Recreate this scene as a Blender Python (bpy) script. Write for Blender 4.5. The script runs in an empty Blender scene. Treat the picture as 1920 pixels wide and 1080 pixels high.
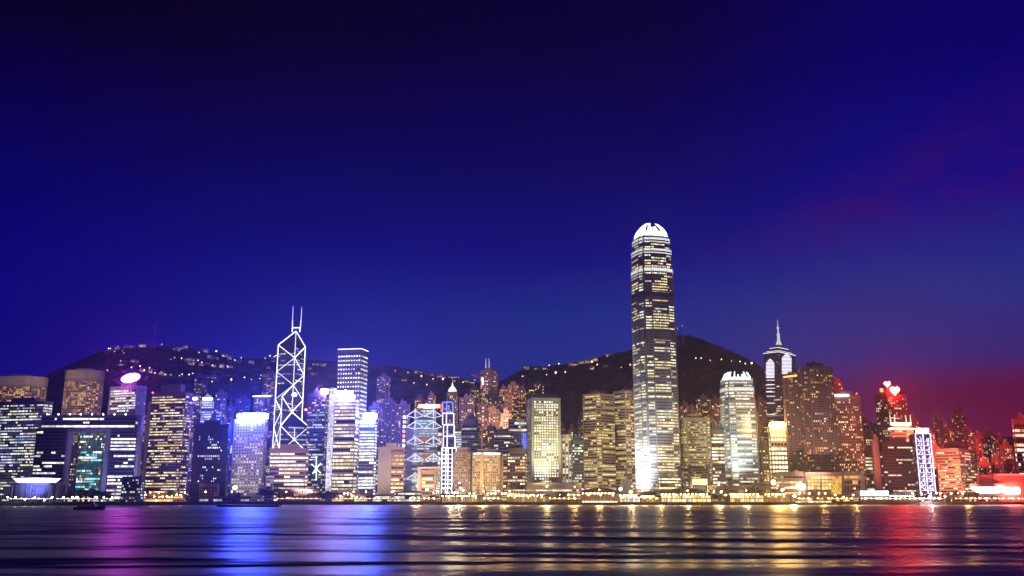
import bpy, math, random
from mathutils import Vector
random.seed(11)
S = bpy.context.scene
COL = S.collection

# ------------------------------------------------------------------ camera
PITCH = math.radians(12.5)
FPX = 1778.0                      # focal length in pixels of a 1920 px wide frame
CAMH = 8.0
CP, SP = math.cos(PITCH), math.sin(PITCH)
cam = bpy.data.objects.new('camera', bpy.data.cameras.new('camera'))
COL.objects.link(cam)
cam.location = (0, 0, CAMH)
cam.rotation_euler = (math.pi / 2 + PITCH, 0, 0)
cam.data.sensor_width = 36.0
cam.data.lens = FPX / 1920 * 36
cam.data.clip_start = 1.0
cam.data.clip_end = 30000
S.camera = cam

# ------------------------------------------------------------------ sky
W = bpy.data.worlds.new('World'); S.world = W; W.use_nodes = True
nt = W.node_tree; nt.nodes.clear()
def wn(t, **k):
    n = nt.nodes.new(t)
    for a, b in k.items(): setattr(n, a, b)
    return n
def lin(c):
    return tuple((v / 255 / 12.92 if v / 255 <= .04045 else ((v / 255 + .055) / 1.055) ** 2.4) for v in c) + (1,)
def wmath(op, a, b=None, clamp=False):
    n = wn('ShaderNodeMath', operation=op, use_clamp=clamp)
    for i, v in enumerate((a, b)):
        if v is None: continue
        if isinstance(v, (int, float)): n.inputs[i].default_value = v
        else: nt.links.new(v, n.inputs[i])
    return n.outputs[0]
def wramp(fac, stops):
    n = wn('ShaderNodeValToRGB'); cr = n.color_ramp
    while len(cr.elements) < len(stops): cr.elements.new(.5)
    for e, (p, c) in zip(cr.elements, stops):
        e.position = p; e.color = lin(c)
    nt.links.new(fac, n.inputs[0]); return n.outputs[0]
def wmix(fac, a, b, mode='MIX'):
    n = wn('ShaderNodeMix', data_type='RGBA', blend_type=mode)
    if isinstance(fac, (int, float)): n.inputs[0].default_value = fac
    else: nt.links.new(fac, n.inputs[0])
    for s, v in ((6, a), (7, b)):
        if isinstance(v, tuple): n.inputs[s].default_value = v
        else: nt.links.new(v, n.inputs[s])
    return n.outputs[2]
tc = wn('ShaderNodeTexCoord'); sx = wn('ShaderNodeSeparateXYZ')
nt.links.new(tc.outputs['Generated'], sx.inputs[0])
elev = wmath('MULTIPLY', wmath('ARCSINE', sx.outputs[2]), 180 / math.pi / 40)      # 1 = 40 degrees up
azim = wmath('ARCTAN2', sx.outputs[0], sx.outputs[1])                              # radians, + to the west
west = wmath('MULTIPLY_ADD', azim, 1 / 1.0); nt.nodes[-1].inputs[2].default_value = .5
west = wmath('MINIMUM', wmath('MAXIMUM', west, 0.0), 1.0)
east_col = wramp(elev, [(0, (8, 4, 132)), (.17, (5, 1, 130)), (.31, (2, 0, 120)), (.5, (4, 0, 78)), (.64, (8, 0, 34)), (.75, (9, 0, 14)), (1, (8, 0, 12))])
mid_col = wramp(elev, [(0, (50, 20, 100)), (.12, (22, 34, 130)), (.2, (14, 42, 142)), (.27, (12, 40, 140)), (.36, (4, 2, 124)), (.5, (3, 0, 90)), (.68, (6, 0, 52)), (1, (8, 0, 30))])
west_col = wramp(elev, [(0, (120, 0, 42)), (.09, (116, 0, 44)), (.145, (104, 2, 50)), (.19, (60, 40, 122)), (.27, (42, 50, 138)), (.42, (10, 8, 134)), (.62, (4, 0, 100)), (1, (8, 0, 50))])
f1 = wn('ShaderNodeMapRange', interpolation_type='SMOOTHSTEP'); f1.inputs[1].default_value = .05; f1.inputs[2].default_value = .62
nt.links.new(west, f1.inputs[0])
f2 = wn('ShaderNodeMapRange', interpolation_type='SMOOTHSTEP'); f2.inputs[1].default_value = .62; f2.inputs[2].default_value = .95
nt.links.new(west, f2.inputs[0])
grad = wmix(f2.outputs[0], wmix(f1.outputs[0], east_col, mid_col), west_col)
# thin evening cloud, stretched along the horizon, rosy where it catches the afterglow
mp = wn('ShaderNodeMapping'); mp.inputs['Scale'].default_value = (2.1, 2.1, 6.5); mp.inputs['Rotation'].default_value = (0, .35, 0); mp.inputs['Location'].default_value = (3.3, 0.2, .9)
nt.links.new(tc.outputs['Generated'], mp.inputs[0])
nz = wn('ShaderNodeTexNoise'); nz.inputs['Scale'].default_value = 1.9; nz.inputs['Detail'].default_value = 7; nz.inputs['Roughness'].default_value = .56; nz.inputs['Distortion'].default_value = .5
nt.links.new(mp.outputs[0], nz.inputs[0])
cm = wn('ShaderNodeMapRange', interpolation_type='SMOOTHSTEP'); cm.inputs[1].default_value = .47; cm.inputs[2].default_value = .74
nt.links.new(nz.outputs['Fac'], cm.inputs[0])
cw = wn('ShaderNodeMapRange', interpolation_type='SMOOTHSTEP'); cw.inputs[1].default_value = .6; cw.inputs[2].default_value = .98
nt.links.new(west, cw.inputs[0])
ch = wn('ShaderNodeMapRange', interpolation_type='SMOOTHSTEP'); ch.inputs[1].default_value = .36; ch.inputs[2].default_value = .2
nt.links.new(elev, ch.inputs[0])
cloud_f = wmath('MULTIPLY', wmath('MULTIPLY', cm.outputs[0], cw.outputs[0]), wmath('MULTIPLY', ch.outputs[0], .75))
cloud_c = wramp(elev, [(0, (76, 2, 50)), (.14, (100, 8, 56)), (.22, (62, 22, 104)), (.4, (56, 8, 104)), (1, (30, 0, 60))])
# one long feathered wisp slanting down from the upper west
elr = wmath('ARCSINE', sx.outputs[2])
wv = wmath('SUBTRACT', wmath('SUBTRACT', elr, .2415), wmath('MULTIPLY', wmath('SUBTRACT', azim, .1947), .248))
sg_ = wmath('MAXIMUM', wmath('MULTIPLY', wmath('SUBTRACT', azim, .16), .25), .01)
wq = wmath('SUBTRACT', 1.0, wmath('DIVIDE', wmath('ABSOLUTE', wv), sg_), True)
wu = wn('ShaderNodeMapRange', interpolation_type='SMOOTHSTEP'); wu.inputs[1].default_value = .12; wu.inputs[2].default_value = .42
nt.links.new(azim, wu.inputs[0])
nm = wn('ShaderNodeMapRange', interpolation_type='SMOOTHSTEP'); nm.inputs[1].default_value = .3; nm.inputs[2].default_value = .72
mp2 = wn('ShaderNodeMapping'); mp2.inputs['Scale'].default_value = (4, 4, 11); mp2.inputs['Rotation'].default_value = (0, .3, 0)
nt.links.new(tc.outputs['Generated'], mp2.inputs[0])
nz2 = wn('ShaderNodeTexNoise'); nz2.inputs['Scale'].default_value = 3.0; nz2.inputs['Detail'].default_value = 8; nz2.inputs['Roughness'].default_value = .62; nz2.inputs['Distortion'].default_value = .8
nt.links.new(mp2.outputs[0], nz2.inputs[0]); nt.links.new(nz2.outputs['Fac'], nm.inputs[0])
wisp = wmath('MULTIPLY', wmath('MULTIPLY', wq, wu.outputs[0]), wmath('MULTIPLY_ADD', nm.outputs[0], .9))
nt.nodes[-2].inputs[2].default_value = .1 if nt.nodes[-2].operation == 'MULTIPLY_ADD' else 0
skyc = wmix(wmath('MULTIPLY', wisp, .85, True), wmix(cloud_f, grad, cloud_c), cloud_c)
nishita = wn('ShaderNodeTexSky', sky_type='NISHITA', sun_disc=False)
nishita.sun_elevation = math.radians(-4.0); nishita.sun_rotation = math.radians(62); nishita.air_density = 1.0; nishita.dust_density = 2.0; nishita.ozone_density = 4.0
bg = wn('ShaderNodeBackground'); bg.inputs[1].default_value = .012
nt.links.new(nishita.outputs[0], bg.inputs[0])
bg2 = wn('ShaderNodeBackground'); bg2.inputs[1].default_value = 1.0
nt.links.new(skyc, bg2.inputs[0])
add = wn('ShaderNodeAddShader'); nt.links.new(bg.outputs[0], add.inputs[0]); nt.links.new(bg2.outputs[0], add.inputs[1])
out = wn('ShaderNodeOutputWorld'); nt.links.new(add.outputs[0], out.inputs[0])

# last of the sun's glow from the west
sun = bpy.data.objects.new('sun', bpy.data.lights.new('sun', 'SUN')); COL.objects.link(sun)
sun.data.energy = .015; sun.data.angle = math.radians(10); sun.data.color = (1, .3, .22)
sun.rotation_euler = Vector((-math.sin(math.radians(62)), -math.cos(math.radians(62)), -.1)).to_track_quat('-Z', 'Y').to_euler()

S.view_settings.view_transform = 'Standard'; S.view_settings.look = 'None'
S.view_settings.exposure = 0.0; S.view_settings.gamma = 1.0
S.render.engine = 'CYCLES'
cy = S.cycles
cy.use_denoising = True
cy.max_bounces = 4; cy.diffuse_bounces = 1; cy.glossy_bounces = 2; cy.transmission_bounces = 2; cy.volume_bounces = 0
cy.sample_clamp_indirect = 3.0; cy.sample_clamp_direct = 0
cy.caustics_reflective = False; cy.caustics_refractive = False
cy.use_light_tree = True
S.render.filter_size = 1.15

# ------------------------------------------------------------------ helpers
def K(px, py):
    """direction of a photograph point: X = kx * Y, Z = CAMH + kz * Y"""
    x = (px - 960) / FPX; y = (540 - py) / FPX; d = CP - y * SP
    return x / d, (SP + y * CP) / d
def X(px, py, Y): return K(px, py)[0] * Y
def Z(py, Y): return CAMH + K(960, py)[1] * Y
def at(px, py, Y):
    k = K(px, py); return Vector((k[0] * Y, Y, CAMH + k[1] * Y))

class MB:
    def __init__(s): s.v = []; s.f = []; s.c = []
    def quad(s, a, b, c, d, col=None):
        i = len(s.v); s.v += [tuple(a), tuple(b), tuple(c), tuple(d)]; s.f.append((i, i + 1, i + 2, i + 3)); s.c.append(col)
    def poly(s, pts, col=None):
        i = len(s.v); s.v += [tuple(p) for p in pts]; s.f.append(tuple(range(i, i + len(pts)))); s.c.append(col)
    def prism(s, pts, z0, z1, top=None, col=None):
        """pts counter-clockwise footprint; top: optional other footprint"""
        n = len(pts); i = len(s.v); tp = top or pts
        s.v += [(p[0], p[1], z0) for p in pts] + [(p[0], p[1], z1) for p in tp]
        for k in range(n):
            j = (k + 1) % n; s.f.append((i + k, i + j, i + n + j, i + n + k)); s.c.append(col)
        s.f.append(tuple(i + n + k for k in range(n))); s.c.append(col)
        s.f.append(tuple(i + n - 1 - k for k in range(n))); s.c.append(col)
    def box(s, x0, x1, y0, y1, z0, z1, col=None):
        s.prism([(x0, y0), (x1, y0), (x1, y1), (x0, y1)], z0, z1, col=col)
    def bar(s, p, q, w, h=None, col=None, w2=None):
        p = Vector(p); q = Vector(q); d = (q - p); L = d.length
        if L < 1e-6: return
        d /= L; up = Vector((0, 0, 1)) if abs(d.z) < .95 else Vector((0, 1, 0))
        a = d.cross(up).normalized(); b = a.cross(d).normalized(); h = h or w
        i = len(s.v)
        for c, k in ((p, 1.0), (q, (w2 or w) / w)):
            for sa, sb in ((-1, -1), (1, -1), (1, 1), (-1, 1)):
                s.v.append(tuple(c + a * (sa * w / 2 * k) + b * (sb * h / 2 * k)))
        for f in ((0, 1, 5, 4), (1, 2, 6, 5), (2, 3, 7, 6), (3, 0, 4, 7), (3, 2, 1, 0), (4, 5, 6, 7)):
            s.f.append(tuple(i + k for k in f)); s.c.append(col)
    def lathe(s, c, prof, n=10, col=None):
        """prof: list of (radius, z) upward"""
        i = len(s.v)
        for r, z in prof:
            for k in range(n):
                a = 2 * math.pi * k / n; s.v.append((c[0] + r * math.cos(a), c[1] + r * math.sin(a), c[2] + z))
        for m in range(len(prof) - 1):
            for k in range(n):
                j = (k + 1) % n; s.f.append((i + m * n + k, i + m * n + j, i + (m + 1) * n + j, i + (m + 1) * n + k)); s.c.append(col)
        s.f.append(tuple(i + (len(prof) - 1) * n + k for k in range(n))); s.c.append(col)
        s.f.append(tuple(i + n - 1 - k for k in range(n))); s.c.append(col)
    def plate(s, pts, Y, th, col=None):
        """outline in X,Z facing the harbour (-Y), th thick; pts counter-clockwise seen from -Y"""
        n = len(pts); i = len(s.v)
        s.v += [(p[0], Y, p[1]) for p in pts] + [(p[0], Y + th, p[1]) for p in pts]
        s.f.append(tuple(i + k for k in range(n))); s.c.append(col)
        s.f.append(tuple(i + n + n - 1 - k for k in range(n))); s.c.append(col)
        for k in range(n):
            j = (k + 1) % n; s.f.append((i + j, i + k, i + n + k, i + n + j)); s.c.append(col)
    def mesh(s, name, off=(0, 0, 0), mat=None):
        me = bpy.data.meshes.new(name)
        ox, oy, oz = off
        me.from_pydata([(a - ox, b - oy, c - oz) for a, b, c in s.v], [], s.f)
        if any(c is not None for c in s.c):
            at_ = me.attributes.new('glow', 'FLOAT_COLOR', 'FACE')
            flat = []
            for c in s.c: flat += list(c or (0, 0, 0)) + [1.0]
            at_.data.foreach_set('color', flat)
        if mat: me.materials.append(mat)
        return me
    def build(s, name, mat, parent=None, kind=None, label=None):
        if not s.f: return None
        off = wloc(parent) if parent else (0, 0, 0)
        o = bpy.data.objects.new(name, s.mesh(name, off, mat)); COL.objects.link(o)
        if parent: o.parent = parent
        if kind: o['kind'] = kind
        if label: o['label'] = label
        return o
def wloc(o):
    v = Vector((0, 0, 0))
    while o: v = v + o.location; o = o.parent
    return tuple(v)
def thing(name, label, cat, loc, group=None):
    o = bpy.data.objects.new(name, None); COL.objects.link(o); o.location = loc; o.empty_display_size = 1
    o['label'] = label; o['category'] = cat
    if group: o['group'] = group
    return o
def tag(o, label=None, cat=None, group=None, kind=None):
    for k, v in (('label', label), ('category', cat), ('group', group), ('kind', kind)):
        if v: o[k] = v
    return o

# ------------------------------------------------------------------ materials
_m = {}
def newmat(name):
    m = bpy.data.materials.new(name); m.use_nodes = True
    return m, m.node_tree, m.node_tree.nodes['Principled BSDF']
def wall(c, rough=.75, metal=0.0, var=.35):
    key = ('w', c, rough, metal)
    if key in _m: return _m[key]
    m, t, b = newmat('wall_%d' % len(_m))
    g = t.nodes.new('ShaderNodeNewGeometry')
    n1 = t.nodes.new('ShaderNodeTexNoise'); n1.inputs['Scale'].default_value = .045; n1.inputs['Detail'].default_value = 5
    mpn = t.nodes.new('ShaderNodeMapping'); mpn.inputs['Scale'].default_value = (1, 1, .35)
    t.links.new(g.outputs['Position'], mpn.inputs[0]); t.links.new(mpn.outputs[0], n1.inputs[0])
    r = t.nodes.new('ShaderNodeMapRange'); r.inputs[3].default_value = 1 - var; r.inputs[4].default_value = 1 + var
    r.inputs[1].default_value = .25; r.inputs[2].default_value = .75
    t.links.new(n1.outputs['Fac'], r.inputs[0])
    v = t.nodes.new('ShaderNodeVectorMath'); v.operation = 'SCALE'; v.inputs[0].default_value = c
    t.links.new(r.outputs[0], v.inputs['Scale']); t.links.new(v.outputs[0], b.inputs['Base Color'])
    b.inputs['Roughness'].default_value = rough; b.inputs['Metallic'].default_value = metal
    _m[key] = m; return m
def lamp(c, s, sample=True):
    key = ('e', c, s, sample)
    if key in _m: return _m[key]
    m, t, b = newmat('lamp_%d' % len(_m))
    b.inputs['Base Color'].default_value = (.05, .05, .05, 1)
    b.inputs['Emission Color'].default_value = tuple(c) + (1,); b.inputs['Emission Strength'].default_value = s
    m.cycles.emission_sampling = 'FRONT_BACK' if sample else 'NONE'
    _m[key] = m; return m
GLASS, t, b = newmat('window_glass')
a_ = t.nodes.new('ShaderNodeAttribute'); a_.attribute_name = 'glow'
mx_ = t.nodes.new('ShaderNodeVectorMath'); mx_.operation = 'MULTIPLY_ADD'; mx_.inputs[1].default_value = (.3, .3, .3); mx_.inputs[2].default_value = (.012, .014, .02)  # lit panes also get a paler base colour, following their glow
t.links.new(a_.outputs['Color'], mx_.inputs[0]); mn_ = t.nodes.new('ShaderNodeVectorMath'); mn_.operation = 'MINIMUM'; mn_.inputs[1].default_value = (.5, .5, .5)
t.links.new(mx_.outputs[0], mn_.inputs[0]); t.links.new(mn_.outputs[0], b.inputs['Base Color']); b.inputs['Roughness'].default_value = .12
t.links.new(a_.outputs['Color'], b.inputs['Emission Color']); b.inputs['Emission Strength'].default_value = 1.12
GLASS.cycles.emission_sampling = 'NONE'

# ------------------------------------------------------------------ facades
WARM, GOLD, CREAM, WHITE, COOL, GREEN, ORANGE, AMBER, PINK = ((1, .58, .2), (1, .8, .36), (1, .9, .6), (1, .97, .9), (.72, .84, 1), (.72, 1, .78), (1, .42, .1), (1, .66, .16), (1, .6, .5))
def st(fh=3.9, bay=3.2, wr=.86, hr=.5, lit=.5, per=.62, pal=(GOLD, CREAM, WHITE), br=1.1, spd=.35, pier=0, margin=.6, top=1.5, base=0, fv=.6, var=.5, dim=.0, pr=None):
    return dict(locals())
def facade(Wm, R, P, Q, z0, z1, s, rnd=random):
    P = Vector((P[0], P[1])); Q = Vector((Q[0], Q[1])); d = Q - P; L = d.length
    if L < 1.5: return
    u = d / L; n = Vector((u.y, -u.x)); m = min(s['margin'], L * .2)
    nb = max(1, round((L - 2 * m) / s['bay'])); bw = (L - 2 * m) / nb
    nf = int((z1 - z0 - s['top'] - s['base']) / s['fh'])
    def pt(a, off, z): q = P + u * a + n * off; return (q.x, q.y, z)
    for f in range(nf):
        zf = z0 + s['base'] + f * s['fh']; za = zf + s['fh'] * (1 - s['hr']) * .55; zb = za + s['fh'] * s['hr']
        pf = s['lit'] * (1 + s['fv'] * rnd.uniform(-1, 1))
        if rnd.random() < .10 * s['fv']: pf *= .15
        state = rnd.random() < pf; c = rnd.choice(s['pal']); g = s['br'] * (1 + s['var'] * rnd.uniform(-1, 1))
        for b_ in range(nb):
            if rnd.random() > s['per']:
                state = rnd.random() < pf; c = rnd.choice(s['pal']); g = s['br'] * (1 + s['var'] * rnd.uniform(-1, 1))
            a0 = m + (b_ + .5 - s['wr'] / 2) * bw; a1 = a0 + s['wr'] * bw
            k = g * rnd.uniform(.5, 1.35) if state else s['dim'] * rnd.uniform(.3, 1.4)
            Wm.quad(pt(a0, .06, za), pt(a1, .06, za), pt(a1, .06, zb), pt(a0, .06, zb), (c[0] * k, c[1] * k, c[2] * k))
        if s['spd'] > 0:
            zs = zb; ze = min(za + s['fh'], z1)
            D_ = s['spd']
            R.quad(pt(0, D_, zs), pt(L, D_, zs), pt(L, D_, ze), pt(0, D_, ze))
            R.quad(pt(0, 0, zs), pt(L, 0, zs), pt(L, D_, zs), pt(0, D_, zs))
            R.quad(pt(0, D_, ze), pt(L, D_, ze), pt(L, 0, ze), pt(0, 0, ze))
    if s['pier'] > 0 and nf > 0:
        pw = (1 - s['wr']) * bw if not s['pr'] else s['pr']
        zt = z0 + s['base'] + nf * s['fh']; D_ = s['pier']
        for b_ in range(nb + 1):
            a = m + b_ * bw
            a0, a1 = max(0, a - pw / 2), min(L, a + pw / 2)
            R.quad(pt(a0, D_, z0), pt(a1, D_, z0), pt(a1, D_, zt), pt(a0, D_, zt))
            R.quad(pt(a0, 0, z0), pt(a0, D_, z0), pt(a0, D_, zt), pt(a0, 0, zt))
            R.quad(pt(a1, D_, z0), pt(a1, 0, z0), pt(a1, 0, zt), pt(a1, D_, zt))
def faces_of(poly):
    n = len(poly)
    for k in range(n):
        a, b_ = Vector(poly[k]), Vector(poly[(k + 1) % n]); d = b_ - a
        if d.length < .5: continue
        nn = Vector((d.y, -d.x)).normalized(); mid = (a + b_) / 2
        if nn.dot(mid.normalized()) < .22: yield k, a, b_
def body(root, poly, z0, z1, mat, s, relief=None, side=None, names=('wall', 'windows', 'spandrels')):
    """core prism + lit windows + proud floor bands and piers, as three parts of root"""
    core = MB(); core.prism(poly, z0, z1); wl = core.build(names[0], mat, root)
    Wm, R = MB(), MB()
    if s:
        fl = list(faces_of(poly)); big = max((b_ - a).length for _, a, b_ in fl)
        for k, a, b_ in fl:
            ss = side if (side is not None and (b_ - a).length < big * .8) else s
            if ss: facade(Wm, R, a, b_, z0, z1, ss)
        Wm.build(names[1], GLASS, wl, 'stuff'); R.build(names[2], relief or mat, wl, 'stuff')
def footprint(xl, xc, xr, yr, D, a):
    """rectangle with its near corner on the ray of xc at depth D, its two visible faces reaching the rays of xl and xr"""
    C = Vector((K(xc, yr)[0] * D, D)); ar = math.radians(a)
    u1 = Vector((-math.cos(ar), math.sin(ar))); u2 = Vector((math.sin(ar), math.cos(ar)))
    def reach(u, px):
        k = K(px, yr)[0]; return (k * C.y - C.x) / (u.x - k * u.y)
    s1 = max(4.0, reach(u1, xl)); s2 = max(4.0, reach(u2, xr))
    s1 = min(s1, 140); s2 = min(s2, 140)
    Lf, Rt = C + u1 * s1, C + u2 * s2; Bk = Lf + Rt - C
    return [tuple(Lf), tuple(C), tuple(Rt), tuple(Bk)]
def notch(poly, q=.22):
    """cross-shaped plan from a rectangle"""
    P_ = [Vector(p) for p in poly]; out_ = []
    for k in range(4):
        A, B_, C_ = P_[k - 1], P_[k], P_[(k + 1) % 4]
        e1 = (A - B_) * q; e2 = (C_ - B_) * q
        out_ += [tuple(B_ + e1), tuple(B_ + e1 + e2), tuple(B_ + e2)]
    return out_
def chamfer(poly, q=.13):
    P_ = [Vector(p) for p in poly]; out_ = []
    for k in range(4):
        A, B_, C_ = P_[k - 1], P_[k], P_[(k + 1) % 4]
        out_ += [tuple(B_ + (A - B_) * q), tuple(B_ + (C_ - B_) * q)]
    return out_
def inset(poly, q):
    c = sum((Vector(p) for p in poly), Vector((0, 0))) / len(poly)
    return [tuple(c + (Vector(p) - c) * q) for p in poly]
def center(poly):
    return sum((Vector(p) for p in poly), Vector((0, 0))) / len(poly)
TOWERS = []
def tower(name, label, xl, xr, yt, D, wc, s, xc=None, a=None, yr=None, z0=3.0, cat='office tower', group=None, plan=None, side=None,
          parapet=2.0, plant=.5, relief=None, ybase=None):
    yr = yr or yt + 15
    if xc is None: xc = xl + (.82 if (xl + xr) / 2 < 960 else .18) * (xr - xl)
    if a is None: a = 12 if xc - xl >= xr - xc else 78
    poly = footprint(xl, xc, xr, yr, D, a)
    zt = Z(yt, D)
    if ybase: z0 = Z(ybase, D)
    if plan == 'cross': poly = notch(poly)
    elif plan == 'oct': poly = chamfer(poly)
    c = center(poly)
    root = thing(name, label, cat, (c.x, c.y, z0), group)
    mat = wall(wc) if isinstance(wc, tuple) else wc
    body(root, poly, z0, zt, mat, s, relief, side)
    if parapet:
        p = MB(); p.prism(inset(poly, 1.015), zt - parapet * .4, zt + parapet * .6); p.build('parapet', mat, root)
    if plant:
        p = MB(); p.prism(inset(poly, plant), zt + parapet * .6 + .003, zt + 5 + parapet); p.build('plant_room', mat, root)
    if plant and parapet:
        zr = zt + 5 + parapet; rq = random.Random(int(xl * 7 + yt))
        if rq.random() < .75:
            q = c + (Vector(poly[0]) - c) * rq.uniform(.1, .3)
            m = MB(); m.lathe((q.x, q.y, zr), [(1.8, 0), (1.8, 3.2), (.4, 4)], 8); m.build('water_tank', CONC, root)
        for _ in range(rq.choice((0, 1, 1, 2))):
            q = c + (Vector(poly[rq.randrange(len(poly))]) - c) * rq.uniform(.1, .42)
            mast(root, (q.x, q.y, zr), rq.uniform(6, 16), .3, STEEL, 'roof_aerial')
    TOWERS.append((root, (xl + xr) / 2, D))
    return root, poly, z0, zt
def block(root, xl, xr, yt, yb, D, dep, mat, s, names=('wall', 'windows', 'spandrels'), yr=None, relief=None, side=None):
    """square-on box part between photo columns, its front at depth D"""
    yr = yr or (yt + yb) / 2
    x0, x1 = X(xl, yr, D), X(xr, yr, D); z0, z1 = Z(yb, D), Z(yt, D)
    poly = [(x0, D), (x1, D), (x1, D + dep), (x0, D + dep)]
    body(root, poly, z0, z1, mat, s, relief, side, names)
    return x0, x1, z0, z1
def piece(root, name, mat, fn, kind=None, label=None):
    m = MB(); fn(m); return m.build(name, mat, root, kind, label)
def sign(root, name, px0, px1, py0, py1, Y, mat, th=1.2, shape='bar', tilt=0, frame=None):
    x0, x1 = X(px0, py0, Y), X(px1, py0, Y); z1, z0 = Z(py0, Y), Z(py1, Y)
    cx, cz, rx, rz = (x0 + x1) / 2, (z0 + z1) / 2, (x1 - x0) / 2, (z1 - z0) / 2
    pts = []
    for k in range(28):
        t_ = 2 * math.pi * k / 28; e = .32 if shape == 'bar' else 1
        cxx = math.copysign(abs(math.cos(t_)) ** e, math.cos(t_)) * rx; czz = math.copysign(abs(math.sin(t_)) ** e, math.sin(t_)) * rz
        pts.append((cx + cxx * math.cos(tilt) - czz * math.sin(tilt), cz + cxx * math.sin(tilt) + czz * math.cos(tilt)))
    m = MB(); m.plate(pts, Y, th); o = m.build(name, mat, root)
    if frame:
        f = MB(); q = [(cx + (x - cx) * 1.06, cz + (z - cz) * 1.12) for x, z in pts]; f.plate(q, Y + th + .05, .6); f.build('sign_backing', frame, root)
    return o
def neon(root, mat, segs, w=1.0, name='light_tube'):
    for p, q in segs:
        m = MB(); m.bar(p, q, w); m.build(name, mat, root)
def mast(root, p, h, r=.5, mat=None, name='mast', r2=None):
    m = MB(); m.bar(p, (p[0], p[1], p[2] + h), r * 2, w2=(r2 or r * .4) * 2); return m.build(name, mat or STEEL, root)

STEEL = wall((.35, .36, .38), .4, .6)
DARK = wall((.03, .03, .035), .5)
CONC = wall((.32, .31, .29), .85)
BLUE_SIGN = lamp((.05, .08, 1.0), 620)
WHITE_TUBE = lamp((.80, .78, 1.0), 3.2, False)
BLUE_TUBE = lamp((.12, .2, 1.0), 3.0, False)
WARM_LAMP = lamp((1, .46, .1), 300)
WHITE_LAMP = lamp((1, .93, .8), 90)

# ================================================================== large structure
import numpy as np
# ---- harbour water: one sheet, long low swells crossing the view, finer ripples in the material
def lines(segs):
    r = []
    for a, b_, st_ in segs:
        r += list(np.arange(a, b_, st_))
    r.append(segs[-1][1]); return np.array(r)
xs = lines([(-5500, -1200, 430), (-1200, -500, 50), (-500, 500, 8), (500, 1200, 50), (1200, 5500, 430)])
ys = lines([(-260, 60, 40), (60, 420, 2.0), (420, 800, 6), (800, 1400, 30)])
GX, GY = np.meshgrid(xs, ys)
def wave(lx, ly, ph, amp): return amp * np.sin(GX * 2 * math.pi / lx + GY * 2 * math.pi / ly + ph)
warp = 26 * np.sin(GX / 170 + .7) + 14 * np.sin(GX / 71 + GY / 160)
GZ = (.34 * np.sin((GY + warp) * 2 * math.pi / 47 + .4) + .20 * np.sin((GY - .6 * warp) * 2 * math.pi / 29 + GX / 260)
      + .10 * np.sin((GY + .35 * GX + .4 * warp) * 2 * math.pi / 17) + .05 * np.sin((GY - .5 * GX) * 2 * math.pi / 11 + 1.3))
GZ *= .4 * np.clip((1100 - GY) / 500, .12, 1) * np.clip(1 - np.abs(GX) / 1500, 0, 1)
me = bpy.data.meshes.new('water')
V = np.stack([GX, GY, GZ], -1).reshape(-1, 3); ny, nx = GX.shape
I = np.arange(ny * nx).reshape(ny, nx)
Fq = np.stack([I[:-1, :-1], I[:-1, 1:], I[1:, 1:], I[1:, :-1]], -1).reshape(-1, 4)
me.from_pydata(V.tolist(), [], Fq.tolist())
for p_ in me.polygons: p_.use_smooth = True
WATER, t, b = newmat('water')
b.inputs['Base Color'].default_value = (.0015, .0015, .006, 1); b.inputs['Roughness'].default_value = .35; b.inputs['IOR'].default_value = 1.33
b.inputs['Specular IOR Level'].default_value = .5
g = t.nodes.new('ShaderNodeNewGeometry'); mpn = t.nodes.new('ShaderNodeMapping'); mpn.inputs['Scale'].default_value = (.11, .2, 1)
n1 = t.nodes.new('ShaderNodeTexNoise'); n1.inputs['Scale'].default_value = 1.0; n1.inputs['Detail'].default_value = 4; n1.inputs['Roughness'].default_value = .6
t.links.new(g.outputs['Position'], mpn.inputs[0]); t.links.new(mpn.outputs[0], n1.inputs[0])
bp = t.nodes.new('ShaderNodeBump'); bp.inputs['Strength'].default_value = 1.0; bp.inputs['Distance'].default_value = .15
t.links.new(n1.outputs['Fac'], bp.inputs['Height']); t.links.new(bp.outputs[0], b.inputs['Normal'])
# long swell: broad bands of tilted water
mpb = t.nodes.new('ShaderNodeMapping'); mpb.inputs['Scale'].default_value = (.0085, .03, 1)
nb_ = t.nodes.new('ShaderNodeTexNoise'); nb_.inputs['Scale'].default_value = 1.0; nb_.inputs['Distortion'].default_value = .6; nb_.inputs['Detail'].default_value = 1.6; nb_.inputs['Roughness'].default_value = .5
t.links.new(g.outputs['Position'], mpb.inputs[0]); t.links.new(mpb.outputs[0], nb_.inputs[0])
bp2 = t.nodes.new('ShaderNodeBump'); bp2.inputs['Strength'].default_value = 1.0; bp2.inputs['Distance'].default_value = 6.4
t.links.new(nb_.outputs['Fac'], bp2.inputs['Height']); t.links.new(bp2.outputs[0], bp.inputs['Normal'])
me.materials.append(WATER)
wo = bpy.data.objects.new('water', me); COL.objects.link(wo); tag(wo, 'dark harbour water with long swells and coloured reflections', None, None, 'structure')

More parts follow.
